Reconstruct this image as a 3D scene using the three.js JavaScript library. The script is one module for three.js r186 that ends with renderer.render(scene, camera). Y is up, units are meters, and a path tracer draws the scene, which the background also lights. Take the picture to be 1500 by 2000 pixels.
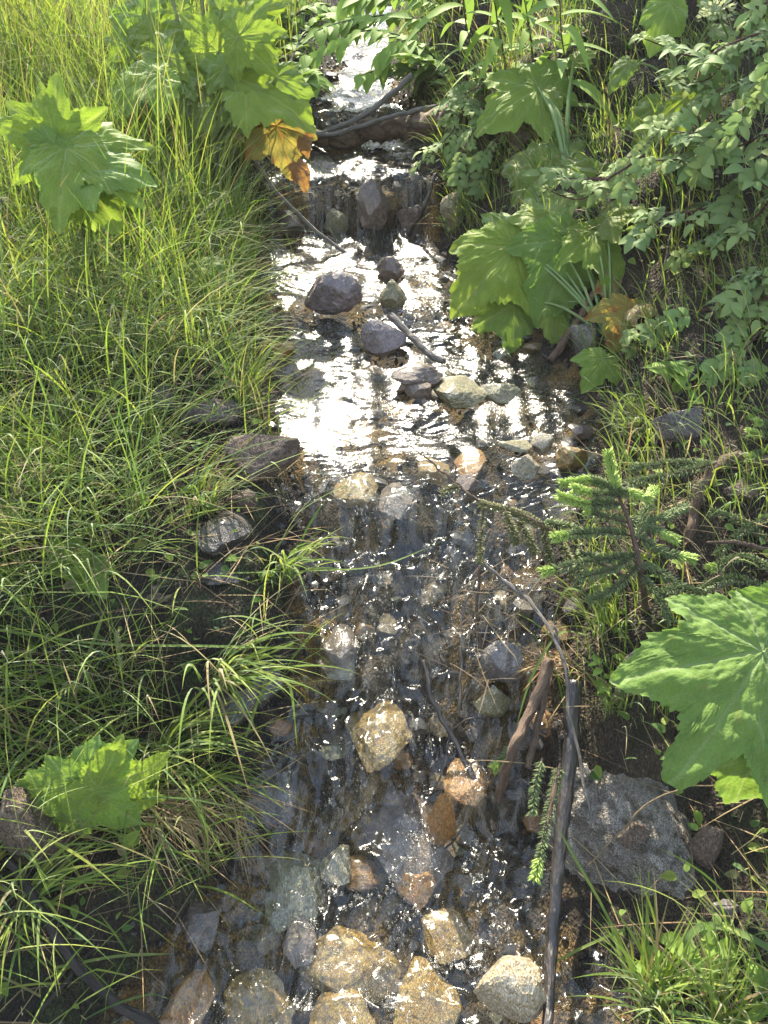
import * as THREE from 'three';
import { mergeVertices, toCreasedNormals } from 'three/addons/utils/BufferGeometryUtils.js';
import { createNoise2D, createNoise3D } from 'simplex-noise';

// ---------------------------------------------------------------- camera, sky, sun, exposure
const scene = new THREE.Scene();
const CAM_H = 1.55, PITCH = 37 * Math.PI / 180, F = 1505;           // F: focal length in pixels of the 1500 x 2000 photograph
const camera = new THREE.PerspectiveCamera(2 * Math.atan(1000 / F) * 180 / Math.PI, 0.75, 0.05, 400);
camera.position.set(0, CAM_H, 0);
camera.rotation.set(-PITCH, 0, 0);
scene.add(camera);

const SUN_EL = 41 * Math.PI / 180, SUN_AZ = 10 * Math.PI / 180;      // azimuth: to the left of straight ahead
const sunDir = new THREE.Vector3(-Math.sin(SUN_AZ) * Math.cos(SUN_EL), Math.sin(SUN_EL), -Math.cos(SUN_AZ) * Math.cos(SUN_EL));
const sun = new THREE.DirectionalLight(new THREE.Color().setRGB(1, 0.90, 0.72), 5);
sun.position.copy(sunDir).multiplyScalar(30);
sun.castShadow = true; sun.shadow.mapSize.set(4096, 4096); sun.shadow.bias = -0.0005;
Object.assign(sun.shadow.camera, { left: -6, right: 6, top: 6, bottom: -6, near: 1, far: 80 });
scene.add(sun, sun.target);

{ // clear morning sky: blue overhead, paler towards the horizon, a soft aureole round the sun
  const w = 256, h = 128, a = new Float32Array(w * h * 4), v = new THREE.Vector3();
  for (let j = 0; j < h; j++) for (let i = 0; i < w; i++) {
    const el = ((j + 0.5) / h - 0.5) * Math.PI, az = ((i + 0.5) / w - 0.5) * 2 * Math.PI;
    v.set(Math.cos(el) * Math.cos(az), Math.sin(el), Math.cos(el) * Math.sin(az));
    const up = Math.max(0, Math.sin(el)), k = Math.pow(1 - up, 2.2), s = Math.max(0, v.dot(sunDir));
    const glow = 0.9 * Math.pow(s, 24) + 0.25 * Math.pow(s, 5);
    const o = (j * w + i) * 4;
    a[o] = 0.35 + 0.40 * k + glow; a[o + 1] = 0.46 + 0.35 * k + glow * 0.94; a[o + 2] = 0.66 + 0.18 * k + glow * 0.82; a[o + 3] = 1;
  }
  const t = new THREE.DataTexture(a, w, h, THREE.RGBAFormat, THREE.FloatType);
  t.mapping = THREE.EquirectangularReflectionMapping; t.magFilter = t.minFilter = THREE.LinearFilter; t.needsUpdate = true;
  scene.background = t; scene.environment = t;
  scene.backgroundIntensity = 0.8; scene.environmentIntensity = 0.8;
}
const renderer = new THREE.WebGLRenderer({ antialias: true });
renderer.toneMapping = THREE.LinearToneMapping;
renderer.toneMappingExposure = 3.8;
renderer.shadowMap.enabled = true;

// ---------------------------------------------------------------- helpers
function rngOf(seed) { let s = seed >>> 0; return () => { s = (s + 0x6D2B79F5) >>> 0; let t = s; t = Math.imul(t ^ (t >>> 15), t | 1); t ^= t + Math.imul(t ^ (t >>> 7), t | 61); return ((t ^ (t >>> 14)) >>> 0) / 4294967296; }; }
const rnd = rngOf(20240611);
const n2 = createNoise2D(rngOf(11)), n2b = createNoise2D(rngOf(12)), n3 = createNoise3D(rngOf(13));
const R = (a, b) => a + (b - a) * rnd();
const pick = a => a[Math.floor(rnd() * a.length)];
const clamp = (x, a = 0, b = 1) => Math.min(b, Math.max(a, x));
const sm = (a, b, x) => { const t = clamp((x - a) / (b - a)); return t * t * (3 - 2 * t); };
const mix = (a, b, t) => a + (b - a) * t;
const mix3 = (a, b, t) => [mix(a[0], b[0], t), mix(a[1], b[1], t), mix(a[2], b[2], t)];
const V = (x, y, z) => new THREE.Vector3(x, y, z);
const fbm = (x, y, o = 4) => { let s = 0, a = 0.5, f = 1; for (let i = 0; i < o; i++) { s += a * n2(x * f, y * f); f *= 2.03; a *= 0.5; } return s; };
const fbm3 = (x, y, z, o = 4) => { let s = 0, a = 0.5, f = 1; for (let i = 0; i < o; i++) { s += a * n3(x * f, y * f, z * f); f *= 2.03; a *= 0.5; } return s; };

const taken = {};
function numbered(name) { const k = taken[name] = (taken[name] ?? -1) + 1; return k ? `${name}_${String(k).padStart(3, '0')}` : name; }
function tag(o, label, category, group, kind) {
  if (label) o.userData.label = label;
  if (category) o.userData.category = category;
  if (group) o.userData.group = group;
  if (kind) o.userData.kind = kind;
  return o;
}
function mesh(name, g, m, parent) {
  const o = new THREE.Mesh(g, m); o.name = parent ? name : numbered(name); o.castShadow = o.receiveShadow = true; (parent || scene).add(o); return o;
}
function thing(name, label, category, p, group) { const o = new THREE.Group(); o.name = numbered(name); if (p) o.position.copy(p); scene.add(o); return tag(o, label, category, group); }

class MB {                                                           // collects triangles with a colour per vertex
  constructor() { this.p = []; this.c = []; this.u = []; this.i = []; }
  v(x, y, z, c, u = 0, w = 0) { this.p.push(x, y, z); this.c.push(c[0], c[1], c[2]); this.u.push(u, w); return this.p.length / 3 - 1; }
  q(a, b, c, d) { this.i.push(a, b, c, a, c, d); }
  geo(origin) {
    const g = new THREE.BufferGeometry();
    if (origin) for (let k = 0; k < this.p.length; k += 3) { this.p[k] -= origin.x; this.p[k + 1] -= origin.y; this.p[k + 2] -= origin.z; }
    g.setAttribute('position', new THREE.Float32BufferAttribute(this.p, 3));
    g.setAttribute('color', new THREE.Float32BufferAttribute(this.c, 3));
    g.setAttribute('uv', new THREE.Float32BufferAttribute(this.u, 2));
    g.setIndex(this.i); g.computeVertexNormals(); return g;
  }
}
// a tube along points; radius(t) and colour(t, angle index) as functions
function tube(mb, pts, radius, seg, color, rough = 0) {
  const n = pts.length, T = new THREE.Vector3(), N = new THREE.Vector3(), B = new THREE.Vector3(); let prev = null, len = 0;
  for (let k = 0; k < n; k++) {
    T.subVectors(pts[Math.min(n - 1, k + 1)], pts[Math.max(0, k - 1)]).normalize();
    if (!prev) { N.set(0, 1, 0); if (Math.abs(T.y) > 0.9) N.set(1, 0, 0); } else N.copy(prev);
    N.addScaledVector(T, -N.dot(T)).normalize(); prev = N.clone(); B.crossVectors(T, N);
    if (k) len += pts[k].distanceTo(pts[k - 1]);
    const t = k / (n - 1), r0 = typeof radius === 'function' ? radius(t) : radius;
    for (let j = 0; j <= seg; j++) {
      const a = j / seg * 2 * Math.PI, jj = j % seg, r = r0 * (1 + rough * n3(pts[k].x * 40 + jj * 3.1, pts[k].y * 40, pts[k].z * 40));
      const c = Math.cos(a) * r, s = Math.sin(a) * r;
      mb.v(pts[k].x + N.x * c + B.x * s, pts[k].y + N.y * c + B.y * s, pts[k].z + N.z * c + B.z * s, typeof color === 'function' ? color(t, j) : color, j / seg * 0.2, len);
    }
    if (k) { const b = mb.p.length / 3 - (seg + 1) * 2; for (let j = 0; j < seg; j++) mb.q(b + j, b + j + 1, b + seg + 2 + j, b + seg + 1 + j); }
  }
  for (const e of [0, n - 1]) {
    const b0 = mb.p.length / 3, base = b0 - (seg + 1) * (n - e) ;
    const start = e === 0 ? b0 - (seg + 1) * n : b0 - 1 - (seg + 1);
    const cc = mb.v(pts[e].x, pts[e].y, pts[e].z, typeof color === 'function' ? color(e ? 1 : 0, 0) : color);
    const s0 = e === 0 ? start : cc - 1 - (seg + 1);
    for (let j = 0; j < seg; j++) mb.i.push(cc, s0 + j, s0 + j + 1);
  }
}
const curve = (pts, n) => new THREE.CatmullRomCurve3(pts, false, 'centripetal').getPoints(n);

// ---------------------------------------------------------------- the lie of the land
// a pixel of the photograph as a ray; d is the distance ahead of the camera along the ground
const cp = Math.cos(PITCH), sp = Math.sin(PITCH);
function rayOf(px, py) { const x = (px - 750) / F, y = (1000 - py) / F; return V(x, y * cp - sp, -(cp + y * sp)); }
function at0(px, py, d) { const r = rayOf(px, py); return r.multiplyScalar(d / -r.z).add(V(0, CAM_H, 0)); }
// rows of the stream: pixel row, left edge, right edge, water level below the eye
const rows = [[2000, 190, 1200, 1.55], [1800, 345, 1150, 1.548], [1700, 400, 1090, 1.544], [1600, 470, 1075, 1.53], [1540, 476, 1072, 1.47], [1480, 482, 1070, 1.455], [1410, 488, 1066, 1.395], [1340, 530, 1070, 1.375], [1280, 558, 1078, 1.31], [1200, 572, 1090, 1.29],
  [1140, 578, 1100, 1.24], [1060, 580, 1120, 1.22], [1000, 575, 1140, 1.17], [950, 575, 1170, 1.15], [900, 570, 1185, 1.13], [800, 500, 1175, 1.105], [700, 498, 1120, 1.08], [640, 500, 1010, 1.055], [600, 508, 960, 1.02], [500, 505, 890, 0.985], [462, 490, 865, 0.965],
  [352, 490, 850, 0.775], [300, 560, 850, 0.75], [262, 600, 840, 0.735], [236, 605, 800, 0.66], [150, 635, 775, 0.58], [60, 672, 770, 0.47], [0, 690, 770, 0.40]];
const prof = rows.map(([y, l, r, drop]) => {
  const t = rayOf(750, y), d = drop * -t.z / -t.y, dep = d * cp + drop * sp;
  return [d, (l - 750) / F * dep, (r - 750) / F * dep, CAM_H - drop];
});
prof.unshift([-30, -0.75, 0.7, -2.4], [0, -0.62, 0.52, -0.05]);
{ const e = prof[prof.length - 1]; prof.push([14, -0.35, 0.35, e[3] + (14 - e[0]) * 0.12], [90, -0.3, 0.5, e[3] + 6]); }
function row(d) {
  let k = 0; while (k < prof.length - 2 && d > prof[k + 1][0]) k++;
  const a = prof[k], b = prof[k + 1], t = clamp((d - a[0]) / (b[0] - a[0])), s = t;
  return [d, mix(a[1], b[1], s), mix(a[2], b[2], s), mix(a[3], b[3], s)];
}
const levelAt = d => (row(d - 0.015)[3] + row(d)[3] + row(d + 0.015)[3]) / 3;
const levelXZ = (x, d) => levelAt(d + (0.075 * n2(x * 3.6, d * 0.8 + 7) + 0.03 * n2(x * 11, 31)) * sm(0.8, 1.0, d) * sm(5, 3.6, d));
const edgeAt = d => { let l = 0, r = 0; for (const o of [-0.09, -0.03, 0.03, 0.09]) { const q = row(d + o); l += q[1]; r += q[2]; } return [l / 4 + 0.035 * n2(d * 3.1, 5), r / 4 + 0.03 * n2(d * 2.7, 9)]; };
function groundAt(x, d) {
  const w = levelXZ(x, d), [l, r] = edgeAt(d);
  const near = sm(2.4, 1.25, d);
  let h;
  if (x < l) { const s = l - x; h = w + 0.015 + 0.13 * sm(0, 0.10, s) * (0.65 + 0.5 * n2(d * 2.2, 3)) + 0.16 * Math.min(s, 9) + 0.05 * fbm(x * 2.1, d * 2.1, 3) * sm(0, 0.3, s); }
  else if (x > r) { const s = x - r; h = w + 0.01 + mix(0.17, 0.05, near) * sm(0, 0.22, s) + mix(0.62, 0.30, near) * Math.min(s, 3.5) + 0.1 * Math.max(0, s - 3.5) * sm(14, 3.5, s) + 0.07 * fbm(x * 2.4 + 7, d * 2.4, 3) * sm(0, 0.3, s); }
  else { const c = (x - l) / (r - l), e = Math.min(c, 1 - c) * (r - l); h = w + 0.015 - 0.085 * sm(0, 0.16, e) + 0.022 * fbm(x * 7, d * 7, 3); }
  return h + 0.006 * n2(x * 22, d * 22);
}
function hit(px, py, f = groundAt, lift = 0) {                        // where the ray through a pixel meets the land
  const r = rayOf(px, py); let a = 0.2;
  const gap = t => CAM_H + r.y * t - (f(r.x * t, -r.z * t) + lift);
  let b = a; while (b < 60 && gap(b) > 0) { a = b; b += 0.02 + b * 0.004; }
  for (let k = 0; k < 24; k++) { const m = (a + b) / 2; if (gap(m) > 0) a = m; else b = m; }
  return V(r.x * b, CAM_H + r.y * b, r.z * b);
}
function at(px, py, d) { const h = hit(clamp(px, -120, 1620), clamp(py, -200, 2100)); return at0(px, py, Math.min(d, -h.z * 0.985)); }   // never inside the land
const waterLine = (x, d) => levelXZ(x, d);
const depthOf = p => -p.z * cp + (CAM_H - p.y) * sp;
const onGround = (x, d, lift = 0) => V(x, groundAt(x, d) + lift, -d);

// ---------------------------------------------------------------- textures and materials
function dataTex(n, f, srgb) {
  const a = new Uint8Array(n * n * 4);
  for (let j = 0; j < n; j++) for (let i = 0; i < n; i++) { const c = f(i / n, j / n), o = (j * n + i) * 4; a[o] = clamp(c[0]) * 255; a[o + 1] = clamp(c[1]) * 255; a[o + 2] = clamp(c[2]) * 255; a[o + 3] = 255; }
  const t = new THREE.DataTexture(a, n, n); t.wrapS = t.wrapT = THREE.RepeatWrapping; t.magFilter = THREE.LinearFilter; t.minFilter = THREE.LinearMipmapLinearFilter; t.generateMipmaps = true;
  if (srgb) t.colorSpace = THREE.SRGBColorSpace; t.needsUpdate = true; return t;
}
// seamless noise: the unit square rolled onto a torus in 3-D
const loop = (u, v, f, o = 5, sx = 1, sy = 1) => { const a = u * 2 * Math.PI, b = v * 2 * Math.PI; return fbm3((2 + Math.cos(b) * sy) * Math.cos(a) * f * sx, (2 + Math.cos(b) * sy) * Math.sin(a) * f * sx, Math.sin(b) * f * sy, o); };
const grainTex = dataTex(512, (u, v) => { const a = 0.5 + 0.5 * loop(u, v, 5, 6); return [a, a, a]; });
const mottleTex = dataTex(512, (u, v) => { const a = 0.78 + 0.4 * loop(u, v, 6, 6), b = 0.05 * loop(v, u, 3, 3); return [a + b, a, a - b]; }, true);
const speckRng = rngOf(5);
const graniteTex = dataTex(512, (u, v) => { const a = 0.66 + 0.35 * loop(u, v, 9, 4), k = speckRng(), s = k < 0.14 ? -0.42 : k > 0.87 ? 0.34 : 0; return [a + s, a + s, a + s * 0.95]; }, true);
const soilTex = dataTex(512, (u, v) => { const a = 0.72 + 0.55 * loop(u, v, 10, 6); return [a, a * 0.99, a * 0.97]; }, true);
const barkTex = dataTex(256, (u, v) => { const a = 0.5 + 0.45 * loop(u, v, 3, 4, 1, 0.25) + 0.25 * n2(u * 60, v * 3); return [a, a, a]; });
const rippleTex = dataTex(1024, (u, v) => { const a = 0.5 + 0.5 * loop(u, v, 7, 4) ; return [a, a, a]; });
const cells = (() => { const r = rngOf(77), n = 13, c = []; for (let j = 0; j < n; j++) for (let i = 0; i < n; i++) c.push([(i + 0.1 + 0.8 * r()) / n, (j + 0.1 + 0.8 * r()) / n]); return (u, v) => { let a = 9, b = 9; const I = Math.floor(u * n), J = Math.floor(v * n); for (let q = -1; q <= 1; q++) for (let p = -1; p <= 1; p++) { const i = (I + p + n) % n, j = (J + q + n) % n, k = c[j * n + i], x = k[0] + (I + p - i) / n - u, y = k[1] + (J + q - j) / n - v, d = Math.hypot(x, y) * n; if (d < a) { b = a; a = d; } else if (d < b) b = d; } return b - a; }; })();
const veinTex = dataTex(512, (u, v) => { const e = cells(u, v), a = 0.25 + 0.6 * sm(0, 0.5, e) + 0.15 * loop(u, v, 6, 3); return [a, a, a]; });
const veinMap = dataTex(512, (u, v) => { const e = cells(u, v), a = 1.0 - 0.07 * sm(0.0, 0.22, e) + 0.10 * loop(u, v, 4, 5); return [a, a, a * 0.97]; }, true);
const rep = (t, x, y) => { const c = t.clone(); c.repeat.set(x, y); c.needsUpdate = true; return c; };

const std = o => new THREE.MeshStandardMaterial({ vertexColors: true, side: THREE.DoubleSide, ...o });
const phys = o => new THREE.MeshPhysicalMaterial({ vertexColors: true, side: THREE.DoubleSide, ...o });
const M = {
  soil: std({ roughness: 0.95, map: rep(soilTex, 2.2, 2.2), bumpMap: rep(grainTex, 3, 3), bumpScale: 0.025 }),
  rock: std({ roughness: 0.75, map: rep(mottleTex, 3, 3), bumpMap: rep(grainTex, 6, 6), bumpScale: 0.006 }),
  wetRock: phys({ roughness: 0.5, map: rep(mottleTex, 3, 3), bumpMap: rep(grainTex, 6, 6), bumpScale: 0.005, clearcoat: 0.8, clearcoatRoughness: 0.18 }),
  granite: phys({ roughness: 0.6, map: rep(graniteTex, 2.2, 2.2), bumpMap: rep(grainTex, 5, 5), bumpScale: 0.012, clearcoat: 0.35, clearcoatRoughness: 0.3 }),
  leaf: phys({ roughness: 0.97, transmission: 0.55, thickness: 0, clearcoat: 0.18, clearcoatRoughness: 0.42, specularIntensity: 0.5, map: rep(veinMap, 9, 9), bumpMap: rep(veinTex, 9, 9), bumpScale: 0.0006 }),
  smallLeaf: phys({ roughness: 0.97, transmission: 0.45, thickness: 0, clearcoat: 0.10, clearcoatRoughness: 0.45, specularIntensity: 0.5 }),
  grass: phys({ roughness: 0.97, transmission: 0.58, thickness: 0, clearcoat: 0.14, clearcoatRoughness: 0.4, specularIntensity: 0.5 }),
  dry: phys({ roughness: 0.95, transmission: 0.2, thickness: 0 }),
  stem: std({ roughness: 0.55 }),
  bark: std({ roughness: 0.85, map: rep(mottleTex, 4, 6), bumpMap: rep(barkTex, 1, 8), bumpScale: 0.004 }),
  wetBark: phys({ roughness: 0.5, map: rep(mottleTex, 4, 6), bumpMap: rep(barkTex, 1, 8), bumpScale: 0.003, clearcoat: 0.35, clearcoatRoughness: 0.25 }),
  needle: phys({ roughness: 0.9, transmission: 0.15, thickness: 0, clearcoat: 0.3, clearcoatRoughness: 0.35 }),
  water: new THREE.MeshPhysicalMaterial({ color: new THREE.Color().setRGB(0.93, 0.95, 0.94), transmission: 1, thickness: 0, roughness: 0.12, ior: 1.38, side: THREE.DoubleSide, bumpMap: rep(rippleTex, 5, 5), bumpScale: 0.0005 }),
  rapids: new THREE.MeshPhysicalMaterial({ color: new THREE.Color().setRGB(0.93, 0.95, 0.94), transmission: 1, thickness: 0, roughness: 0.18, ior: 1.47, side: THREE.DoubleSide, bumpMap: rep(rippleTex, 5, 5), bumpScale: 0.0004 }),
  drop: new THREE.MeshPhysicalMaterial({ color: 0xffffff, transmission: 1, thickness: 0, roughness: 0.2, ior: 1.4 }),
};

// ---------------------------------------------------------------- ground
{
  const axis = (a, b, fine, lo, hi, grow) => { const o = []; for (let x = a; x <= b + 1e-9; x += fine) o.push(x); let s = fine; for (let x = b; x < hi;) { s *= grow; x += s; o.push(Math.min(x, hi)); } s = fine; for (let x = a; x > lo;) { s *= grow; x -= s; o.unshift(Math.max(x, lo)); } return o; };
  const xs = axis(-1.3, 1.6, 0.018, -70, 70, 1.12), ds = axis(0.3, 4.2, 0.018, -30, 90, 1.1), mb = new MB();
  for (const d of ds) for (const x of xs) {
    const h = groundAt(x, d), [l, r] = edgeAt(d), inW = x > l && x < r;
    const a = fbm(x * 3.3, d * 3.3, 4), b = fbm(x * 11 + 4, d * 11, 3);
    let c;
    if (inW) { c = mix3([0.085, 0.055, 0.024], [0.30, 0.18, 0.045], sm(-0.25, 0.45, a + 0.6 * b)); c = mix3(c, [0.02, 0.016, 0.012], sm(-0.05, 0.3, b - 0.5 * a)); }
    else if (x < l) { c = mix3([0.028, 0.021, 0.012], [0.06, 0.045, 0.024], sm(-0.4, 0.4, a)); c = mix3(c, [0.05, 0.075, 0.02], sm(0.0, 0.35, b)); }
    else { c = mix3([0.045, 0.032, 0.02], [0.11, 0.08, 0.05], sm(-0.35, 0.45, a)); c = mix3(c, [0.035, 0.045, 0.016], sm(0.1, 0.4, b) * 0.7); }
    mb.v(x, h, -d, c, x, d);
  }
  const n = xs.length;
  for (let j = 0; j < ds.length - 1; j++) for (let i = 0; i < n - 1; i++) { const k = j * n + i; mb.q(k, k + 1, k + n + 1, k + n); }
  tag(mesh('ground', mb.geo(), M.soil), 'dark soil of the two stream banks and the ochre stream bed', 'ground', null, 'structure');
}

// ---------------------------------------------------------------- rocks
const PAL = {
  ochre: [[0.30, 0.175, 0.035], [0.40, 0.27, 0.075], [0.085, 0.05, 0.02]],
  orange: [[0.42, 0.18, 0.035], [0.5, 0.28, 0.08], [0.2, 0.09, 0.03]],
  pale: [[0.42, 0.36, 0.24], [0.55, 0.50, 0.36], [0.28, 0.22, 0.12]],
  grey: [[0.20, 0.18, 0.17], [0.30, 0.27, 0.25], [0.12, 0.10, 0.09]],
  brown: [[0.16, 0.11, 0.08], [0.26, 0.19, 0.14], [0.09, 0.06, 0.045]],
  dark: [[0.06, 0.05, 0.045], [0.12, 0.10, 0.085], [0.03, 0.025, 0.02]],
  olive: [[0.27, 0.25, 0.13], [0.38, 0.34, 0.19], [0.14, 0.12, 0.06]],
  granite: [[0.36, 0.31, 0.25], [0.56, 0.50, 0.42], [0.15, 0.11, 0.07]],
  purple: [[0.22, 0.17, 0.17], [0.30, 0.24, 0.23], [0.15, 0.10, 0.08]],
  quartz: [[0.52, 0.42, 0.25], [0.66, 0.57, 0.40], [0.42, 0.30, 0.14]],
};
function rockGeo(seed, sx, sy, sz, pal, detail = 12, cuts = 9, rough = 1, uvScale = 1) {
  const r = rngOf(seed), planes = [];
  for (let k = 0; k < cuts * 1.6; k++) { const v = V(r() * 2 - 1, r() * 1.6 - 0.8, r() * 2 - 1).normalize(); planes.push([v, 0.5 + 0.36 * r()]); }
  let g = new THREE.IcosahedronGeometry(1, detail); g.deleteAttribute('uv'); g.deleteAttribute('normal'); g = mergeVertices(g, 1e-4);
  const p = g.attributes.position, v = V(), col = [], uv = [], o = r() * 50;
  for (let k = 0; k < p.count; k++) {
    v.fromBufferAttribute(p, k);
    for (const [n, h] of planes) { const t = v.dot(n) - h; if (t > 0) v.addScaledVector(n, -t * 0.92); }
    const s = 1 + rough * (0.10 * fbm3(v.x * 1.6 + o, v.y * 1.6, v.z * 1.6, 4) + 0.025 * n3(v.x * 9 + o, v.y * 9, v.z * 9));
    v.multiplyScalar(s);
    const a = fbm3(v.x * 2.2 + o, v.y * 2.2, v.z * 2.2 + 9, 4), b = fbm3(v.x * 6 + o, v.y * 6 + 5, v.z * 6, 3);
    let c = mix3(pal[0], pal[1], sm(-0.3, 0.35, a)); c = mix3(c, pal[2], sm(0.05, 0.45, b + 0.3 * a));
    v.set(v.x * sx, v.y * sy, v.z * sz); p.setXYZ(k, v.x, v.y, v.z); col.push(...c); uv.push(0, 0);
  }
  g.setAttribute('color', new THREE.Float32BufferAttribute(col, 3)); g.setAttribute('uv', new THREE.Float32BufferAttribute(uv, 2));
  const f = toCreasedNormals(g, 0.5), fp = f.attributes.position, fu = f.attributes.uv, A = V(), B = V(), C = V();
  for (let k = 0; k < fp.count; k += 3) {
    A.fromBufferAttribute(fp, k); B.fromBufferAttribute(fp, k + 1); C.fromBufferAttribute(fp, k + 2); const n = B.clone().sub(A).cross(C.clone().sub(A)), ax = Math.abs(n.x), ay = Math.abs(n.y), az = Math.abs(n.z);
    [A, B, C].forEach((q, j) => ay >= ax && ay >= az ? fu.setXY(k + j, q.x * uvScale + o, q.z * uvScale) : ax >= az ? fu.setXY(k + j, q.z * uvScale + o, q.y * uvScale) : fu.setXY(k + j, q.x * uvScale + o, q.y * uvScale));
  }
  return f;
}
const waterBumps = [];                                               // stones that lift the water flowing over them
// a rock filling a box of pixels, its foot on the surface f there
let rockSeed = 100;
function rockAt([x0, y0, x1, y1], pal, label, { f = groundAt, mat = M.rock, deep = 0.75, sink = 0.25, turn = 0, tilt = 0, name = 'rock', group, cuts = 9, detail = 13, drape = 0, lift = 0, rough = 1, under = null } = {}) {
  if (under !== null) { const c = hit((x0 + x1) / 2, (y0 + y1) / 2, waterLine), dep = depthOf(c), W = (x1 - x0) / F * dep, a = Math.atan2(CAM_H - c.y, -c.z), dz = Math.min((y1 - y0) / F * dep / Math.sin(a), W * 1.4), hy = Math.min(W, dz) * (under > 0.01 ? 0.2 : 0.3), g = rockGeo(rockSeed++, W * 0.56, hy, dz * 0.56, PAL[pal], detail, cuts, rough); g.computeBoundingBox();
    const o = mesh(name, g, mat); o.position.set(c.x, c.y - under - g.boundingBox.max.y, c.z); o.rotation.y = turn; if (under < 0) waterBumps.push([c.x, -c.z, W * 0.64, dz * 0.64, c.y - under + 0.012]); return tag(o, label, 'rock', group); }
  const foot = hit((x0 + x1) / 2, y1, f, lift), dep = depthOf(foot), W = (x1 - x0) / F * dep, Hpx = (y1 - y0) / F * dep;
  const a = Math.atan2(CAM_H - foot.y, -foot.z), dz = Math.min(W * deep, Hpx * 0.85 / Math.sin(a)), hh = Math.max((Hpx - dz * Math.sin(a)) / Math.cos(a), 0.28 * W);
  const H = hh / (1 - sink), g = rockGeo(rockSeed++, W * 0.56, H * 0.54, dz * 0.58, PAL[pal], detail, cuts, rough);
  const o = mesh(name, g, mat); o.position.set(foot.x, foot.y + hh - H / 2, foot.z - dz / 2); o.rotation.set(tilt, turn, 0);
  if (drape) waterBumps.push([foot.x, -foot.z + dz / 2, W * 0.62, dz * 0.75, foot.y + hh + drape]);
  return tag(o, label, 'rock', group);
}
const inWater = (o = {}) => ({ f: waterLine, mat: M.wetRock, ...o });
// left bank
rockAt([412, 822, 582, 952], 'brown', 'large angular brown rock with a split top at the left edge of the water', { deep: 0.7, sink: 0.12, cuts: 8, turn: 0.4 });
rockAt([438, 943, 498, 1003], 'brown', 'small brown rock just below the large split rock', { sink: 0.3 });
rockAt([350, 755, 470, 845], 'purple', 'dull brown rock half hidden in grass behind the split rock', {});
rockAt([282, 742, 345, 800], 'grey', 'grey rock deep in the left bank grass', {});
rockAt([88, 755, 155, 830], 'brown', 'brown rock glinting among the grass at far left', {});
rockAt([372, 1092, 478, 1152], 'grey', 'grey speckled rock on the muddy left bank', { mat: M.granite });
rockAt([250, 1152, 392, 1196], 'brown', 'long flat brown stone lying on the left bank', { deep: 0.6 });
rockAt([372, 985, 505, 1085], 'dark', 'wet black mud covered rock at the left waterside', { mat: M.wetRock, deep: 1 });
rockAt([8, 1535, 128, 1705], 'brown', 'rounded tan rock under the lobed leaf at lower left', { deep: 0.8, cuts: 4 });
rockAt([345, 1275, 560, 1420], 'dark', 'wet dark ledge of rock under the overhanging grass', { mat: M.wetRock, deep: 0.9, sink: 0.3 });
// in the stream, from the fall down
rockAt([698, 358, 758, 448], 'brown', 'leaning brown slab in the middle of the little waterfall', inWater({ sink: 0.1, tilt: -0.3, deep: 0.5, turn: 0.5 }));
rockAt([515, 408, 600, 462], 'brown', 'mossy brown rock at the left of the waterfall step', inWater({ sink: 0.3, deep: 0.6 }));
rockAt([622, 402, 690, 456], 'olive', 'greenish rock breaking the waterfall left of the slab', inWater({ sink: 0.35, deep: 0.6 }));
rockAt([772, 395, 850, 458], 'brown', 'brown rock at the right side of the waterfall step', inWater({ sink: 0.3, deep: 0.6 }));
rockAt([588, 512, 702, 614], 'purple', 'big dull purple rock standing in the glittering pool', inWater({ sink: 0.12, cuts: 7 }));
rockAt([735, 500, 790, 550], 'brown', 'brown stone upstream of the standing purple rock', inWater({}));
rockAt([735, 540, 795, 605], 'olive', 'olive stone right of the standing purple rock', inWater({}));
rockAt([705, 612, 790, 698], 'purple', 'dark pointed triangular rock in the bright water', inWater({ sink: 0.1, cuts: 6 }));
rockAt([758, 692, 872, 768], 'brown', 'wide brown rock that the broken branch rests on', inWater({ sink: 0.2 }));
rockAt([795, 735, 850, 780], 'brown', 'small brown stone in front of the wide brown rock', inWater({}));
rockAt([838, 742, 962, 802], 'olive', 'pale olive flat rock in the pool', inWater({ deep: 0.8, sink: 0.3 }));
rockAt([935, 752, 1025, 785], 'olive', 'thin tan stone beside the pale olive flat rock', inWater({ sink: 0.4 }));
rockAt([520, 660, 580, 698], 'orange', 'small orange stone near the left edge of the glittering water', inWater({ sink: 0.3 }));
rockAt([1108, 818, 1170, 862], 'brown', 'brown shiny stone at the right edge of the pool', inWater({}));
rockAt([1078, 856, 1155, 925], 'ochre', 'golden brown stone by the right edge above the spruce', inWater({}));
rockAt([998, 876, 1062, 934], 'pale', 'pale round stone left of the golden brown one', inWater({}));
rockAt([980, 846, 1042, 886], 'olive', 'olive grey stone behind the pale round one', inWater({ sink: 0.35 }));
rockAt([1040, 838, 1085, 880], 'pale', 'small cream stone between pale and brown stones', inWater({ sink: 0.35 }));
rockAt([880, 870, 950, 925], 'orange', 'orange topped stone in the rapids', inWater({ under: -0.01, sink: 0.3 }));
rockAt([810, 880, 880, 930], 'ochre', 'amber stone left of the orange topped one', inWater({ under: -0.006, sink: 0.4 }));
rockAt([890, 920, 945, 965], 'brown', 'brown stone in the rapids under the dead twig', inWater({ sink: 0.3 }));
rockAt([640, 905, 735, 985], 'ochre', 'brown gold stone where the water starts to drop', inWater({ under: -0.012, drape: 0.006, sink: 0.3 }));
rockAt([740, 935, 820, 1010], 'brown', 'dull brown stone at the lip of the rapids', inWater({ under: -0.012, drape: 0.006, sink: 0.3 }));
rockAt([945, 1240, 1030, 1340], 'grey', 'smooth blue grey stone in the side channel', inWater({ cuts: 3, sink: 0.2 }));
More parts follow.
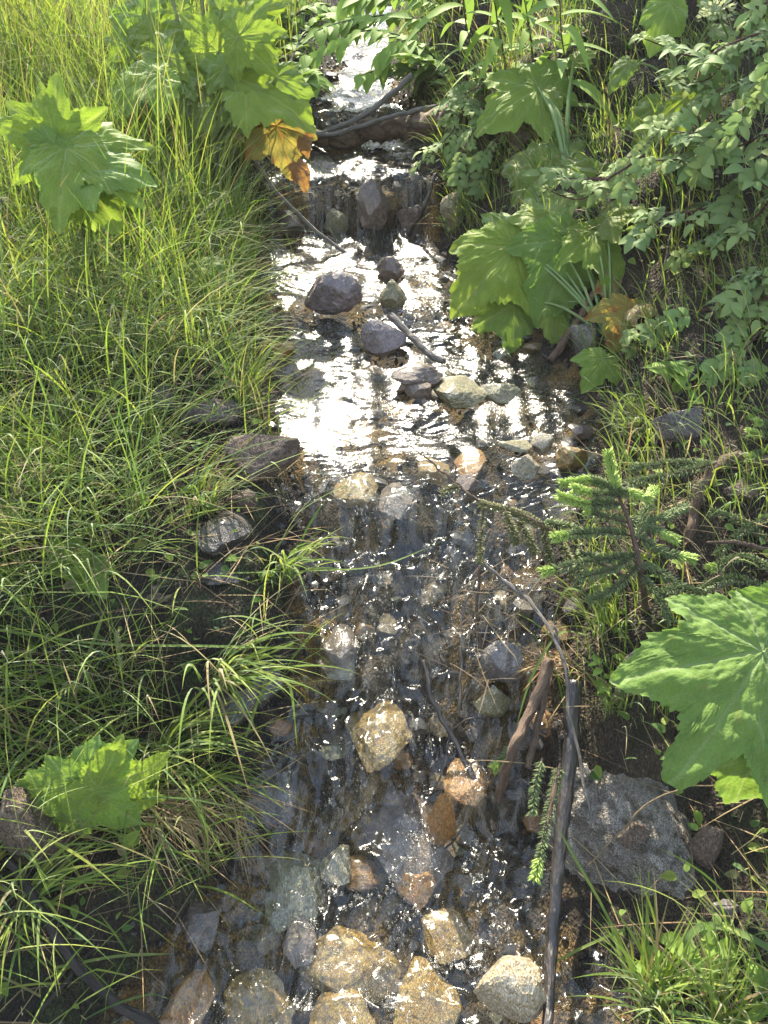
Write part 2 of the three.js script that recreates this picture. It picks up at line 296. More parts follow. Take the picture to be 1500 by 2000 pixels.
rockAt([930, 1325, 1000, 1400], 'olive', 'mossy stone below the smooth grey one', inWater({ cuts: 4 }));
rockAt([672, 1340, 802, 1475], 'ochre', 'big golden rock under rippling water in mid stream', inWater({ under: -0.008, drape: 0.012, deep: 0.9, cuts: 5, sink: 0.2 }));
rockAt([625, 1215, 700, 1290], 'brown', 'dull stone below the rapids at centre left', inWater({ under: -0.004, drape: 0.01, sink: 0.3 }));
rockAt([870, 1470, 960, 1560], 'orange', 'rusty stone beneath the dead branch', inWater({ under: -0.012, drape: 0.006, sink: 0.3 }));
rockAt([835, 1545, 890, 1650], 'orange', 'wet orange stone jutting from the cascade', inWater({ sink: 0.15, deep: 0.6 }));
rockAt([705, 1515, 880, 1720], 'brown', 'large rock with water sheeting over it', inWater({ under: -0.02, drape: 0.01, deep: 0.75, cuts: 6, sink: 0.15 }));
rockAt([770, 1640, 850, 1770], 'orange', 'orange stone at the foot of the cascade', inWater({ under: 0.004, drape: 0.006, sink: 0.2 }));
rockAt([625, 1632, 695, 1700], 'pale', 'white stone lying under the dark pool', inWater({ under: 0.03, sink: 0.5, cuts: 5, drape: 0.012 }));
rockAt([500, 1650, 640, 1790], 'olive', 'broad greenish rock left of the cascade foot', inWater({ under: 0.006, drape: 0.008, deep: 0.9, sink: 0.2 }));
rockAt([925, 1872, 1062, 2015], 'quartz', 'pale quartz rock beside the long dark pole', inWater({ deep: 0.75, cuts: 7, sink: 0.1 }));
rockAt([292, 1858, 430, 2010], 'orange', 'orange brown rock under water at the bottom left', inWater({ under: 0.014, drape: 0.008, deep: 0.9, sink: 0.25 }));
rockAt([590, 1800, 770, 1950], 'ochre', 'golden yellow rock under water at the bottom centre', inWater({ under: 0.026, drape: 0.01, deep: 0.9, sink: 0.25 }));
rockAt([760, 1860, 925, 2030], 'ochre', 'honey coloured rock right of the golden yellow one', inWater({ under: 0.026, drape: 0.01, deep: 0.9, sink: 0.25 }));
rockAt([420, 1890, 570, 2030], 'ochre', 'sandy rock in front left of the golden yellow one', inWater({ under: 0.026, drape: 0.01, deep: 0.9, sink: 0.3 }));
rockAt([600, 1925, 760, 2070], 'ochre', 'yellowish rock at the lower border under the water', inWater({ under: 0.022, cuts: 8 }));
rockAt([540, 1790, 620, 1880], 'brown', 'brown stone above the sandy rock at the bottom', inWater({ under: 0.012 }));
rockAt([820, 1770, 920, 1870], 'ochre', 'amber stone above the honey coloured rock', inWater({ under: 0.012 }));
rockAt([470, 1440, 600, 1590], 'dark', 'dark wet rock behind the hanging grass', inWater({ under: -0.015, drape: 0.008, sink: 0.2 }));
// right bank
{ const c = hit(1262, 1630, waterLine, 0.03), o = mesh('boulder', rockGeo(901, 0.20, 0.125, 0.235, PAL.granite, 30, 3, 0.9), M.granite); o.position.copy(c).add(V(0.0, 0.0, 0)); o.rotation.set(0.16, 0.5, 0.05); tag(o, 'big grey granite boulder under the huge leaf', 'boulder'); }
rockAt([1210, 1605, 1272, 1665], 'brown', 'two lobed brown pebble on top of the granite boulder', { sink: 0, lift: 0.13, cuts: 5, f: (x, d) => levelAt(d) });
rockAt([1340, 1598, 1425, 1700], 'brown', 'reddish brown stone right of the granite boulder', {});
rockAt([1390, 1750, 1455, 1810], 'grey', 'grey stone in the grass at lower right', {});
rockAt([1285, 775, 1385, 865], 'grey', 'square grey rock on the right bank above the spruce', { deep: 0.6, cuts: 7 });
rockAt([1110, 612, 1180, 700], 'grey', 'slate grey wet block under the broad leaves', { mat: M.wetRock, sink: 0.1, tilt: -0.3 });
rockAt([1410, 920, 1500, 985], 'brown', 'brown rock under the crooked root', {});
rockAt([860, 375, 930, 450], 'pale', 'sunlit pale rock at the right end of the waterfall', { sink: 0.2 });
rockAt([985, 225, 1060, 290], 'brown', 'red brown rock high on the right bank', {});
rockAt([1200, 1270, 1245, 1370], 'pale', 'tan rock behind the edge of the huge leaf', {});
rockAt([1095, 1155, 1160, 1210], 'dark', 'dark wet stone beneath the spruce branches', { mat: M.wetRock });

// stones of the stream bed
{
  const pals = ['ochre', 'brown', 'olive', 'dark', 'dark', 'orange', 'brown', 'purple', 'dark', 'brown'], gs = pals.map((p, k) => rockGeo(700 + k, 1, 0.5, 0.85, PAL[p].map(c => c.map(v => v * 0.6)), 6, 7, 1, 0.04));
  for (let k = 0; k < 190; k++) {
    const d = k < 25 ? R(0.42, 0.95) : k < 140 ? R(0.95, 2.9) : R(2.9, 4.6), [l, r] = edgeAt(d), x = mix(l, r, R(0.03, 0.97)), s = R(0.016, 0.045) * (rnd() < 0.12 ? 1.5 : 1);
    const kind = Math.floor(rnd() * gs.length), o = mesh('bed_stone', gs[kind], M.wetRock), hue = { ochre: 'golden', brown: 'brown', olive: 'olive', dark: 'blackish', orange: 'rusty', purple: 'purplish' }[pals[kind]], zone = d < 0.93 ? 'in the bottom pool' : d < 1.6 ? 'in the rapids' : d < 3.05 ? 'in the sparkling pool' : 'above the waterfall'; o.position.copy(onGround(x, d, -s * 0.05)); o.scale.set(s * R(0.8, 1.3), s * R(0.8, 1.2), s); o.rotation.set(R(-0.4, 0.4), R(0, 6.28), R(-0.4, 0.4));
    tag(o, `small ${hue} stone lying on the stream bed ${zone}`, 'stone', `${hue} stones ${zone}`);
  }
  for (let k = 0; k < 34; k++) {
    const d = R(0.5, 1.55), [l, r] = edgeAt(d), x = mix(l, r, R(0.12, 0.88)), s = R(0.022, 0.052), kind = pick([0, 0, 0, 5, 1, 9, 2]), o = mesh('amber_stone', gs[kind], M.wetRock), zone = d < 0.93 ? 'bottom pool' : 'rapids', hue = ['golden', 'brown', 'olive', '', '', 'rusty', '', '', '', 'chestnut'][kind];
    o.position.copy(onGround(x, d, -s * 0.05)); o.scale.set(s * R(0.8, 1.4), s * R(0.5, 0.8), s * R(0.8, 1.2)); o.rotation.set(R(-0.3, 0.3), R(0, 6.28), R(-0.3, 0.3));
    tag(o, `larger ${hue} stone shining through the water of the ${zone}`, 'stone', `larger ${hue} stones under the ${zone}`);
  }
  const g = rockGeo(760, 1, 0.7, 0.85, [[0.5, 0.5, 0.5], [0.8, 0.8, 0.8], [0.3, 0.3, 0.3]], 1, 4), N = 5200, im = new THREE.InstancedMesh(g, M.wetRock, N), m4 = new THREE.Matrix4(), q = new THREE.Quaternion(), e = new THREE.Euler(), col = new THREE.Color();
  for (let k = 0; k < N; k++) {
    const d = R(0.35, 5), [l, r] = edgeAt(d), x = mix(l, r, R(-0.06, 1.06)), s = R(0.003, 0.011), p = onGround(x, d, s * 0.2), c = pick(pals.map(n => PAL[n][0]));
    im.setMatrixAt(k, m4.compose(p, q.setFromEuler(e.set(R(0, 6), R(0, 6), R(0, 6))), V(s, s, s))); im.setColorAt(k, col.setRGB(c[0] * 0.55, c[1] * 0.5, c[2] * 0.45));
  }
  im.name = 'stream_gravel'; im.castShadow = im.receiveShadow = true; scene.add(im); tag(im, 'fine mixed gravel on the bed of the stream', 'gravel', null, 'stuff');
}

// ---------------------------------------------------------------- water
{
  const ds = []; for (let d = 0.25; d < 9;) { ds.push(d); d += d < 3.5 ? 0.0045 : d < 5 ? 0.007 : 0.012; }
  const nx = 250, lev = (x, d) => {
    const w = levelXZ(x, d), slope = clamp((levelXZ(x, d + 0.03) - levelXZ(x, d - 0.03)) / 0.06, 0, 2.5), fast = sm(0.12, 0.6, slope), calm = sm(1.62, 1.9, d) * sm(3.1, 2.8, d);
    const wx = x + 0.02 * n2(x * 5, d * 5), wd = d + 0.03 * n2b(x * 4, d * 4);
    const wild = Math.max(fast, sm(1.75, 1.55, d)), fall = sm(0.9, 1.8, slope);
    const swell = clamp(0.75 + 0.9 * n2(x * 3 + 2, d * 2.5), 0.25, 1.5);
    let h = w + 0.010 * n2(wx * 6, wd * 4 + 3) * (1 - 0.6 * calm) * (1 - fall);
    h += mix(0.0021 * swell, 0.0160, wild) * (1 - fall) * n2b(wx * mix(8, 18, wild), wd * mix(20, 15, wild));
    h += mix(0.0012 * swell, 0.0046, wild) * (1 - 0.6 * fall) * n2(wx * mix(20, 36, wild), wd * mix(46, 32, wild) + 8);
    h += mix(0.00035, 0.0004, wild) * n2b(x * mix(50, 85, wild), d * mix(105, 75, wild));
    h += fall * (0.016 * n2(x * 13, 4 + d * 2) + 0.007 * n2b(x * 47, d * 7));
    for (const [bx, bd, rx, rd, top] of waterBumps) { const u = ((x - bx) / rx) ** 2 + ((d - bd) / rd) ** 2; if (u < 4) { const e = Math.exp(-u * u * 0.9), lift = top - w; if (lift > 0) h += lift * e; } }
    return h;
  };
  const sheet = (name, from, to, material, label) => {
    const mb = new MB(), own = ds.slice(from, to + 1);
    for (const d of own) { const [l, r] = edgeAt(d); for (let i = 0; i <= nx; i++) { const x = mix(l - 0.05, r + 0.05, i / nx); mb.v(x, lev(x, d), -d, [1, 1, 1], x, d); } }
    for (let j = 0; j < own.length - 1; j++) for (let i = 0; i < nx; i++) { const k = j * (nx + 1) + i; mb.q(k, k + 1, k + nx + 2, k + nx + 1); }
    const g = mb.geo(); g.deleteAttribute('color'); tag(mesh(name, g, material), label, 'water', null, 'structure');
  };
  const cut = ds.findIndex(d => d > 1.58);
  sheet('rapids_water', 0, cut, M.rapids, 'clear water tumbling down the stony steps in the lower half');
  sheet('stream_water', cut, ds.length - 1, M.water, 'clear shallow water glittering in the sun in the upper half');
  // spray and bubbles under the drops
  const sg = new THREE.IcosahedronGeometry(1, 3), N = 7500, im = new THREE.InstancedMesh(sg, M.drop, N), m4 = new THREE.Matrix4(), q = new THREE.Quaternion();
  const zones = [[3.03, 0.1, -0.45, 0.2, 0.04, 1.5], [0.62, 0.2, -0.3, 0.25, 0.004, 4.5], [0.86, 0.12, -0.22, 0.25, 0.012, 3], [1.12, 0.14, -0.25, 0.25, 0.008, 2.4], [1.38, 0.16, -0.25, 0.25, 0.008, 2.4], [1.6, 0.1, -0.28, 0.2, 0.006, 1.5], [2.5, 0.08, -0.3, 0.25, 0.008, 0.5]], total = zones.reduce((a, z) => a + z[5], 0);
  for (let k = 0, tries = 0; k < N && tries < 200000; tries++) {
    let pickAt = rnd() * total, z = 0; while ((pickAt -= zones[z][5]) > 0) z++;
    const [zd, wd, x0, x1, up] = zones[z], d = zd + wd * (rnd() + rnd() - 1) * 1.4, x = R(x0, x1);
    if (n2(x * 9 + 40, d * 6) + 0.5 * n2b(x * 25, d * 18) < 0.12) continue;      // bubbles gather in patches and lines
    const s = 0.0009 + 0.0027 * rnd() ** 4; im.setMatrixAt(k++, m4.compose(V(x, lev(x, d) + up * rnd() ** 4, -d), q, V(s, s, s)));
  }
  im.name = 'spray_drops'; im.castShadow = im.receiveShadow = true; scene.add(im); tag(im, 'tiny drops and bubbles thrown up by the falling water', 'spray', null, 'stuff');
}

// ---------------------------------------------------------------- sticks, roots and logs
// path: pixels with a distance ahead, or with 'g'/'w' and a lift above ground or water
const pt = ([px, py, d, lift = 0]) => d === 'g' ? hit(px, py, groundAt, lift) : d === 'w' ? hit(px, py, waterLine, lift) : at(px, py, d);
const WOODS = { dark: [[0.022, 0.018, 0.016], [0.06, 0.048, 0.04]], grey: [[0.13, 0.115, 0.10], [0.26, 0.235, 0.21]], brown: [[0.09, 0.055, 0.035], [0.19, 0.125, 0.08]], red: [[0.10, 0.035, 0.03], [0.17, 0.08, 0.06]], tan: [[0.24, 0.17, 0.09], [0.38, 0.29, 0.17]] };
function stickGeo(mb, P, r0, r1, wood, seg = 8, wob = 0.004, n = 0, rough = 0.09) {
  const c = curve(P, n || Math.max(8, P.length * 8)); for (const [k, p] of c.entries()) if (k) { p.x += wob * n3(k * 0.16, P[0].x * 9, 1); p.y += wob * n3(k * 0.16, P[0].x * 9, 5); p.z += wob * n3(k * 0.16, P[0].x * 9, 9); }
  const w = WOODS[wood]; tube(mb, c, t => mix(r0, r1, t) * (1 + 0.10 * n2(t * 7, P[0].x * 50)), seg, (t, j) => mix3(w[0], w[1], clamp(0.5 + 0.7 * n3(t * 9, j * 0.8, P[0].x * 30))), rough);
}
function stick(name, label, path, r0, r1, wood, { mat = M.bark, twigs = [], category = 'stick', seg = 8, wob = 0.004, group, rough = 0.09 } = {}) {
  const P = path.map(pt), o = thing(name, label, category, P[0], group), mb = new MB(); stickGeo(mb, P, r0, r1, wood, seg, wob, rough > 0.1 ? 60 : 0, rough); mesh(twigs.length ? 'stem' : 'wood', mb.geo(P[0]), mat, o);
  for (const [tp, a, b] of twigs) { const m = new MB(); stickGeo(m, tp.map(pt), a, b, wood, 6, wob); mesh('twig', m.geo(P[0]), mat, o); }
  return o;
}
stick('wooden_pole', 'long straight dark pole slanting down into the water beside the boulder', [[1068, 2030, 0.50], [1078, 1850, 0.64], [1095, 1650, 0.80], [1115, 1450, 0.97], [1122, 1330, 1.07]], 0.0085, 0.0175, 'dark', { mat: M.wetBark, seg: 16, wob: 0.0025, rough: 0.11 });
stick('bare_twig', 'thin grey bare twig arching from the spruce down to the boulder', [[1158, 1618, 0.80], [1130, 1480, 0.92], [1110, 1370, 1.01], [1095, 1270, 1.09], [1040, 1180, 1.2], [985, 1135, 1.27], [940, 1100, 1.30]], 0.003, 0.005, 'grey', { twigs: [[[[1100, 1290, 1.08], [1085, 1240, 1.12], [1080, 1200, 1.15]], 0.004, 0.002]] });
stick('broken_branch', 'split dark branch stub leaning beside the pole', [[975, 1560, 'w', 0.01], [1000, 1470, 0.95], [1040, 1380, 1.03], [1075, 1290, 1.1]], 0.010, 0.012, 'brown', { twigs: [[[[1030, 1500, 0.93], [1050, 1420, 1.0], [1078, 1290, 1.1]], 0.007, 0.009]] });
stick('driftwood_branch', 'wet forked branch caught in mid stream', [[935, 1540, 'w', 0.01], [885, 1440, 'w', 0.03], [850, 1380, 'w', 0.04], [828, 1290, 'w', 0.03]], 0.007, 0.006, 'dark', { mat: M.wetBark, twigs: [[[[880, 1430, 'w', 0.03], [868, 1490, 'w', 0.02], [848, 1560, 'w', 0.01]], 0.004, 0.001], [[[880, 1430, 'w', 0.03], [930, 1400, 'w', 0.03], [965, 1420, 'w', 0.02]], 0.003, 0.001], [[[930, 1540, 'w', 0.01], [900, 1620, 'w', 0.01], [870, 1660, 'w', 0.01]], 0.005, 0.002]] });
stick('dry_twig', 'straight dry stem standing in the debris below the spruce', [[897, 1395, 'w', 0], [900, 1290, 1.2], [905, 1200, 1.28], [930, 1130, 1.32]], 0.003, 0.0025, 'grey', {});
stick('dry_twig', 'dry stem leaning left of the debris pile', [[862, 1180, 'w', 0.02], [885, 1160, 1.36], [930, 1150, 1.33]], 0.003, 0.002, 'brown');
stick('dry_twig', 'bent brown stem in the debris under the spruce', [[958, 1420, 'w', 0], [945, 1290, 1.2], [930, 1190, 1.28], [940, 1110, 1.33]], 0.004, 0.003, 'brown', { twigs: [[[[945, 1290, 1.2], [910, 1310, 1.19], [890, 1340, 1.17]], 0.002, 0.001], [[[935, 1230, 1.25], [900, 1240, 1.25], [880, 1245, 1.26]], 0.002, 0.001]] });
stick('curved_stick', 'dark curved stick across the bottom left corner', [[330, 2030, 'w', 0.03], [230, 1960, 'g', 0.05], [140, 1870, 'g', 0.06], [80, 1770, 'g', 0.06], [10, 1680, 'g', 0.06]], 0.010, 0.007, 'dark', {});
stick('thin_stick', 'thin stick lying behind the curved stick at bottom left', [[60, 2000, 'g', 0.02], [130, 1910, 'g', 0.02], [190, 1845, 'g', 0.02]], 0.004, 0.003, 'dark', {});
stick('slanting_stick', 'grey stick slanting from the left bank across the waterfall', [[492, 305, 3.12], [540, 375, 3.06], [600, 435, 3.0], [678, 496, 'w', 0.0]], 0.011, 0.006, 'grey', {});
stick('broken_stick', 'pale broken stick leaning from triangular rock to flat rock', [[762, 615, 2.42], [800, 655, 2.34], [838, 690, 2.26], [868, 705, 2.22]], 0.012, 0.009, 'grey', {});
stick('arched_branch', 'dark thick branch bending over the upper stream', [[600, 268, 3.62], [680, 240, 3.6], [745, 200, 3.6], [805, 145, 3.6]], 0.010, 0.013, 'grey', {});
stick('arched_branch', 'lower dark branch curving right over the log', [[560, 262, 3.6], [650, 262, 3.58], [740, 235, 3.55], [800, 220, 3.5], [870, 203, 3.45]], 0.010, 0.009, 'grey', {});
stick('fallen_log', 'brown fallen log forming the ledge above the waterfall', [[610, 275, 3.66], [700, 262, 3.62], [790, 245, 3.58], [900, 232, 3.5]], 0.032, 0.05, 'brown', { category: 'log', seg: 26, wob: 0.02, rough: 0.22 });
stick('crooked_root', 'gnarled brown root arching out of the right bank', [[1348, 1065, 'g', 0], [1362, 980, 1.45], [1388, 920, 1.5], [1430, 898, 1.52], [1520, 905, 1.5]], 0.012, 0.014, 'brown', { category: 'root', seg: 12, wob: 0.008 });
stick('leaning_stick', 'long dark stick leaning on the right bank above the grey rock', [[1275, 890, 'g', 0], [1315, 800, 1.84], [1370, 700, 2.0], [1440, 595, 2.1]], 0.005, 0.006, 'dark', { twigs: [[[[1320, 785, 1.86], [1270, 810, 1.8], [1215, 880, 1.7]], 0.003, 0.002]] });
stick('leaning_stick', 'bare grey stick behind the rose leaves on the right', [[1290, 560, 'g', 0], [1320, 430, 2.35], [1390, 310, 2.5], [1440, 250, 2.5]], 0.004, 0.003, 'grey', {});
stick('leaning_stick', 'mossy brown stake beneath the broad leaves at the waterside', [[1075, 705, 'w', 0], [1120, 640, 2.3], [1180, 545, 2.45]], 0.014, 0.012, 'brown', {});
stick('wet_stick', 'dark stick leaning right of the waterfall', [[800, 460, 'w', 0], [830, 400, 3.05], [850, 340, 3.1]], 0.008, 0.006, 'dark', { mat: M.wetBark });
stick('dead_twig', 'fine dead spruce twig reaching over the rapids', [[940, 985, 1.5], [890, 940, 1.55], [845, 905, 1.6], [800, 870, 1.62]], 0.004, 0.0012, 'brown', { twigs: [[[[890, 940, 1.55], [886, 905, 1.58], [860, 885, 1.6]], 0.002, 0.001], [[[860, 915, 1.58], [830, 950, 1.55], [800, 990, 1.53]], 0.0015, 0.0008], [[[845, 905, 1.6], [800, 895, 1.61], [785, 885, 1.62]], 0.0015, 0.0008]] });
stick('thin_twig', 'thin twig sloping across the granite boulder', [[1150, 1690, 0.76], [1210, 1625, 0.79], [1290, 1555, 0.82], [1400, 1530, 0.84]], 0.002, 0.0015, 'tan', {});

// ---------------------------------------------------------------- broad lobed leaves
const GREENS = { leaf: [[0.175, 0.29, 0.034], [0.225, 0.35, 0.044], [0.33, 0.42, 0.12]], rose: [[0.12, 0.20, 0.055], [0.20, 0.28, 0.09], [0.2, 0.28, 0.1]], sprout: [[0.2, 0.28, 0.06], [0.25, 0.33, 0.08], [0.27, 0.35, 0.1]], dead: [[0.36, 0.27, 0.05], [0.28, 0.27, 0.06], [0.36, 0.17, 0.04]], brown: [[0.30, 0.15, 0.04], [0.38, 0.20, 0.05], [0.2, 0.09, 0.03]] };
const LOBES = {
  three: [[0, 1, 0.42], [62, 0.82, 0.40], [-62, 0.82, 0.40], [118, 0.42, 0.45], [-118, 0.42, 0.45]],
  five: [[0, 1, 0.34], [46, 0.95, 0.32], [-46, 0.95, 0.32], [98, 0.8, 0.36], [-98, 0.8, 0.36], [145, 0.4, 0.5], [-145, 0.4, 0.5]],
  ovate: [[0, 1, 0.40], [38, 0.66, 0.42], [-38, 0.66, 0.42], [85, 0.38, 0.5], [-85, 0.38, 0.5]],
  split: [[0, 1, 0.27], [55, 0.95, 0.27], [-55, 0.95, 0.27], [105, 0.55, 0.36], [-105, 0.55, 0.36]],
};
function leafGeo(seed, kind, size, { green = 'leaf', droop = 0.35, fold = 0.1, wave = 0.08, N = 210, K = 13, tooth = 1 } = {}) {
  const r = rngOf(seed), o = r() * 90, hue = r(), pal = green === 'leaf' ? GREENS.leaf.map(c => [c[0] * (0.85 + 0.35 * hue), c[1] * (0.92 + 0.14 * hue), c[2] * (1.2 - 0.5 * hue)]) : GREENS[green];
  const lobes = (typeof kind === 'string' ? LOBES[kind] : kind).map(([a, L, w]) => { const q = (a + (r() - 0.5) * 9) * Math.PI / 180; return { c: Math.cos(q), s: Math.sin(q), L: L * (0.92 + 0.16 * r()), w: w * (0.92 + 0.16 * r()), o: r() * 9 }; });
  const inside = (x, y) => { for (const b of lobes) { const u = (x * b.c + y * b.s) / b.L, v = Math.abs(-x * b.s + y * b.c) / b.L; if (u < 0 || u > 1) continue; const e = Math.sin(Math.PI * Math.pow(u, 0.72)) ** 0.75 * (1 - 0.12 * u), tri = Math.abs(((u * 3.6 + b.o) % 1) - 0.5) * 2, saw = 1 - ((u * 21 + b.o) % 1); if (v < b.w * e * (0.84 + 0.26 * tri) * (1 - tooth * 0.17 * saw)) return true; } return x * x + y * y < 0.0036; };
  const mb = new MB(), rim = [];
  for (let i = 0; i < N; i++) { const a = i / N * 2 * Math.PI, c = Math.cos(a), s = Math.sin(a); let q = 1.08; while (q > 0.05 && !inside(c * q, s * q)) q -= 0.008; rim.push([c, s, q]); }
  const shape = (x, y) => {
    const rr = Math.hypot(x, y); let best = 9, u = 0, v = 0, L = 1;
    for (const b of lobes) { const uu = x * b.c + y * b.s, vv = -x * b.s + y * b.c; if (uu < -0.05) continue; const k = Math.abs(vv) / (b.w * b.L) + (uu > b.L ? 1 : 0); if (k < best) { best = k; u = uu; v = vv; L = b.L; } }
    const av = Math.abs(v), rib = Math.exp(-((av / 0.012) ** 2)), ph = u / L * 6 - av / L * 4.2, q = Math.abs(((ph % 1) + 1) % 1 - 0.5) * 2, side = Math.exp(-(((1 - q) / 0.11) ** 2)) * sm(0.0, 0.05, av);
    const z = -0.012 * rib - 0.006 * side + 0.009 * sm(0, 0.10, av) + fold * av - droop * rr * rr + wave * rr * (n2(x * 2.3 + o, y * 2.3) + 0.45 * n2(x * 6 + o, y * 6 + 3)) + 0.010 * n2(x * 14 + o, y * 14);
    const t = clamp(0.5 + 0.8 * fbm(x * 3 + o, y * 3, 3)); let c = mix3(pal[0], pal[1], t); c = mix3(c, pal[2], clamp(0.75 * rib + 0.32 * side));
    if (green === 'dead') c = mix3(c, [0.30, 0.12, 0.03], sm(0.15, 0.5, fbm(x * 2 + o, y * 2 + 7, 3)));
    else c = mix3(c, [0.30, 0.26, 0.07], 0.5 * sm(0.42, 0.6, fbm(x * 7 + o, y * 7 + 7, 3)));
    return [z, c];
  };
  const z0 = shape(0.001, 0); mb.v(0, z0[0] * size, 0, z0[1], 0, 0);
  for (let k = 1; k <= K; k++) { const t = Math.pow(k / K, 0.85); for (const [c, s, q] of rim) { const x = c * q * t, y = s * q * t, [z, col] = shape(x, y); mb.v(x * size, z * size, -y * size, col, x * size, y * size); } }
  for (let i = 0; i < N; i++) { const j = (i + 1) % N; mb.i.push(0, 1 + i, 1 + j); for (let k = 0; k < K - 1; k++) { const a = 1 + k * N; mb.q(a + i, a + N + i, a + N + j, a + j); } }
  return mb.geo();                                                   // +x to the tip, +y the upper face
}
const leafCache = {};
function leafVariant(kind, green, k) { const id = kind + green + k; return leafCache[id] ??= leafGeo(40 + k * 7 + kind.length * 31 + green.length * 3, kind, 1, { green, droop: [0.25, 0.45, 0.35][k % 3], fold: 0.12, wave: 0.11, N: 150, K: 9 }); }
function orient(o, p, tip, up) {
  const x = tip.clone().sub(p).normalize(), y = up.clone().addScaledVector(x, -up.dot(x)).normalize(), z = V().crossVectors(x, y);
  o.quaternion.setFromRotationMatrix(new THREE.Matrix4().makeBasis(x, y, z)); o.position.copy(p);
}
let leafSeed = 1;
// leaves: [attach px, py, d, tip px, py, d, kind, green, roll, hero]
function broadPlant(name, label, foot, leaves, { category = 'plant', stemR = 0.006, group, extra, stemGreen = [0.10, 0.16, 0.045] } = {}) {
  const B = pt(foot), o = thing(name, label, category, B, group);
  for (const [ax, ay, ad, tx, ty, td, kind = 'three', pose = 'flat', roll = 0, hero = 0, via] of leaves) {
    const a = at(ax, ay, ad), t = at(tx, ty, td), size = a.distanceTo(t), green = pose === 'dead' || pose === 'brown' ? pose : 'leaf', up = V(0.25 * roll, 1, pose === 'steep' ? 2.2 : 0.6);
    const g = hero ? leafGeo(leafSeed++, kind, size, { green, droop: 0.28, fold: 0.07, wave: 0.075, N: hero, K: Math.round(hero / 15) }) : leafVariant(kind, green, leafSeed++ % 4);
    const m = mesh('leaf', g, M.leaf, o); orient(m, a.clone().sub(B), t.clone().sub(B), up); if (!hero) m.scale.setScalar(size);
    const mid = via ? at(...via) : a.clone().lerp(B, 0.45).add(V(R(-0.02, 0.02), 0.06 * a.distanceTo(B) + 0.01, R(-0.02, 0.02)));
    const sb = new MB(); tube(sb, curve([B.clone().add(V(R(-0.015, 0.015), -0.03, R(-0.015, 0.015))), mid, a], 12), q => mix(stemR, stemR * 0.45, q), 7, q => mix3(stemGreen, [0.13, 0.19, 0.055], q)); mesh('petiole', sb.geo(B), M.stem, o);
  }
  if (extra) extra(o, B);
  return o;
}
const FL = [[-4, 0.98, 0.33], [37, 1.14, 0.25], [77, 1.10, 0.28], [122, 0.9, 0.34], [-48, 0.68, 0.42], [-95, 0.5, 0.5], [180, 0.6, 0.5], [-140, 0.6, 0.5]];
broadPlant('cow_parsnip', 'huge pale green lobed leaf over the granite boulder at right', [1560, 1700, 'g', 0], [[1492, 1272, 0.93, 1240, 1332, 0.86, FL, 'flat', -0.2, 420], [1475, 1480, 0.80, 1440, 1600, 0.76, 'three', 'flat', 0, 200], [1540, 1190, 1.0, 1420, 1165, 1.03, 'three', 'steep', 0, 200]], { stemR: 0.009 });
broadPlant('cow_parsnip', 'bright backlit lobed leaf at the lower left', [150, 1570, 'g', 0], [[150, 1530, 0.80, 118, 1680, 0.785, 'three', 'steep', 0.3, 240], [190, 1540, 0.795, 325, 1590, 0.80, 'five', 'steep', -0.5, 260], [160, 1525, 0.81, 262, 1465, 0.82, 'ovate', 'steep', -0.2, 200]], { stemR: 0.004 });
broadPlant('cow_parsnip', 'clump of broad green leaves drooping over the right side of the pool', [1195, 640, 'g', 0], [
  [1117, 468, 2.42, 1040, 620, 2.28, 'three', 'flat', 0, 230], [1160, 452, 2.46, 1222, 548, 2.36, 'three', 'flat', 0.5, 200], [1002, 482, 2.5, 885, 602, 2.38, 'three', 'flat', -0.4, 220],
  [1000, 450, 2.62, 940, 405, 2.66, 'ovate', 'flat', -0.3], [1090, 425, 2.62, 1040, 350, 2.72, 'three', 'flat', 0], [1185, 425, 2.58, 1272, 405, 2.6, 'three', 'flat', 0.3], [1140, 395, 2.66, 1195, 345, 2.74, 'ovate', 'flat', 0.2],
  [1005, 595, 2.42, 1005, 698, 2.34, 'three', 'flat', -0.2], [1085, 590, 2.4, 1095, 672, 2.34, 'ovate', 'flat', 0], [960, 470, 2.58, 890, 480, 2.58, 'ovate', 'flat', -0.3], [1080, 470, 2.55, 1180, 500, 2.5, 'three', 'flat', 0.2]]);
broadPlant('cow_parsnip', 'tall lobed leaf on a thick stem high on the right bank', [1115, 345, 'g', 0], [
  [1052, 172, 2.95, 922, 240, 2.85, 'three', 'flat', -0.5, 170], [1052, 172, 2.95, 1120, 100, 3.02, 'three', 'flat', 0.1, 170], [1055, 175, 2.95, 1092, 205, 2.85, 'ovate', 'steep', 0.2], [1072, 330, 2.9, 970, 288, 2.9, 'three', 'steep', -0.3], [1110, 310, 2.9, 1175, 258, 2.95, 'three', 'flat', 0.2], [1105, 325, 2.85, 1185, 318, 2.8, 'ovate', 'flat', 0], [1120, 120, 3.0, 1168, 92, 3.02, 'ovate', 'flat', 0.3]], { stemR: 0.01 });
broadPlant('cow_parsnip', 'pair of big deeply lobed leaves at the far left', [180, 470, 'g', 0], [[112, 280, 2.2, -30, 228, 2.2, 'split', 'steep', 0.3, 210], [116, 275, 2.22, 95, 125, 2.25, 'split', 'steep', 0.1, 150], [108, 285, 2.18, 70, 385, 2.15, 'three', 'steep', 0.0, 150], [128, 285, 2.18, 262, 372, 2.05, 'split', 'flat', 0.2, 210], [160, 320, 2.15, 300, 330, 2.1, 'three', 'flat', 0.2, 150], [165, 345, 2.15, 235, 450, 2.05, 'three', 'flat', 0.2, 150], [150, 300, 2.25, 215, 210, 2.35, 'three', 'flat', 0, 150], [140, 330, 2.2, 180, 425, 2.1, 'three', 'flat', 0.1, 150]], { stemR: 0.008 });
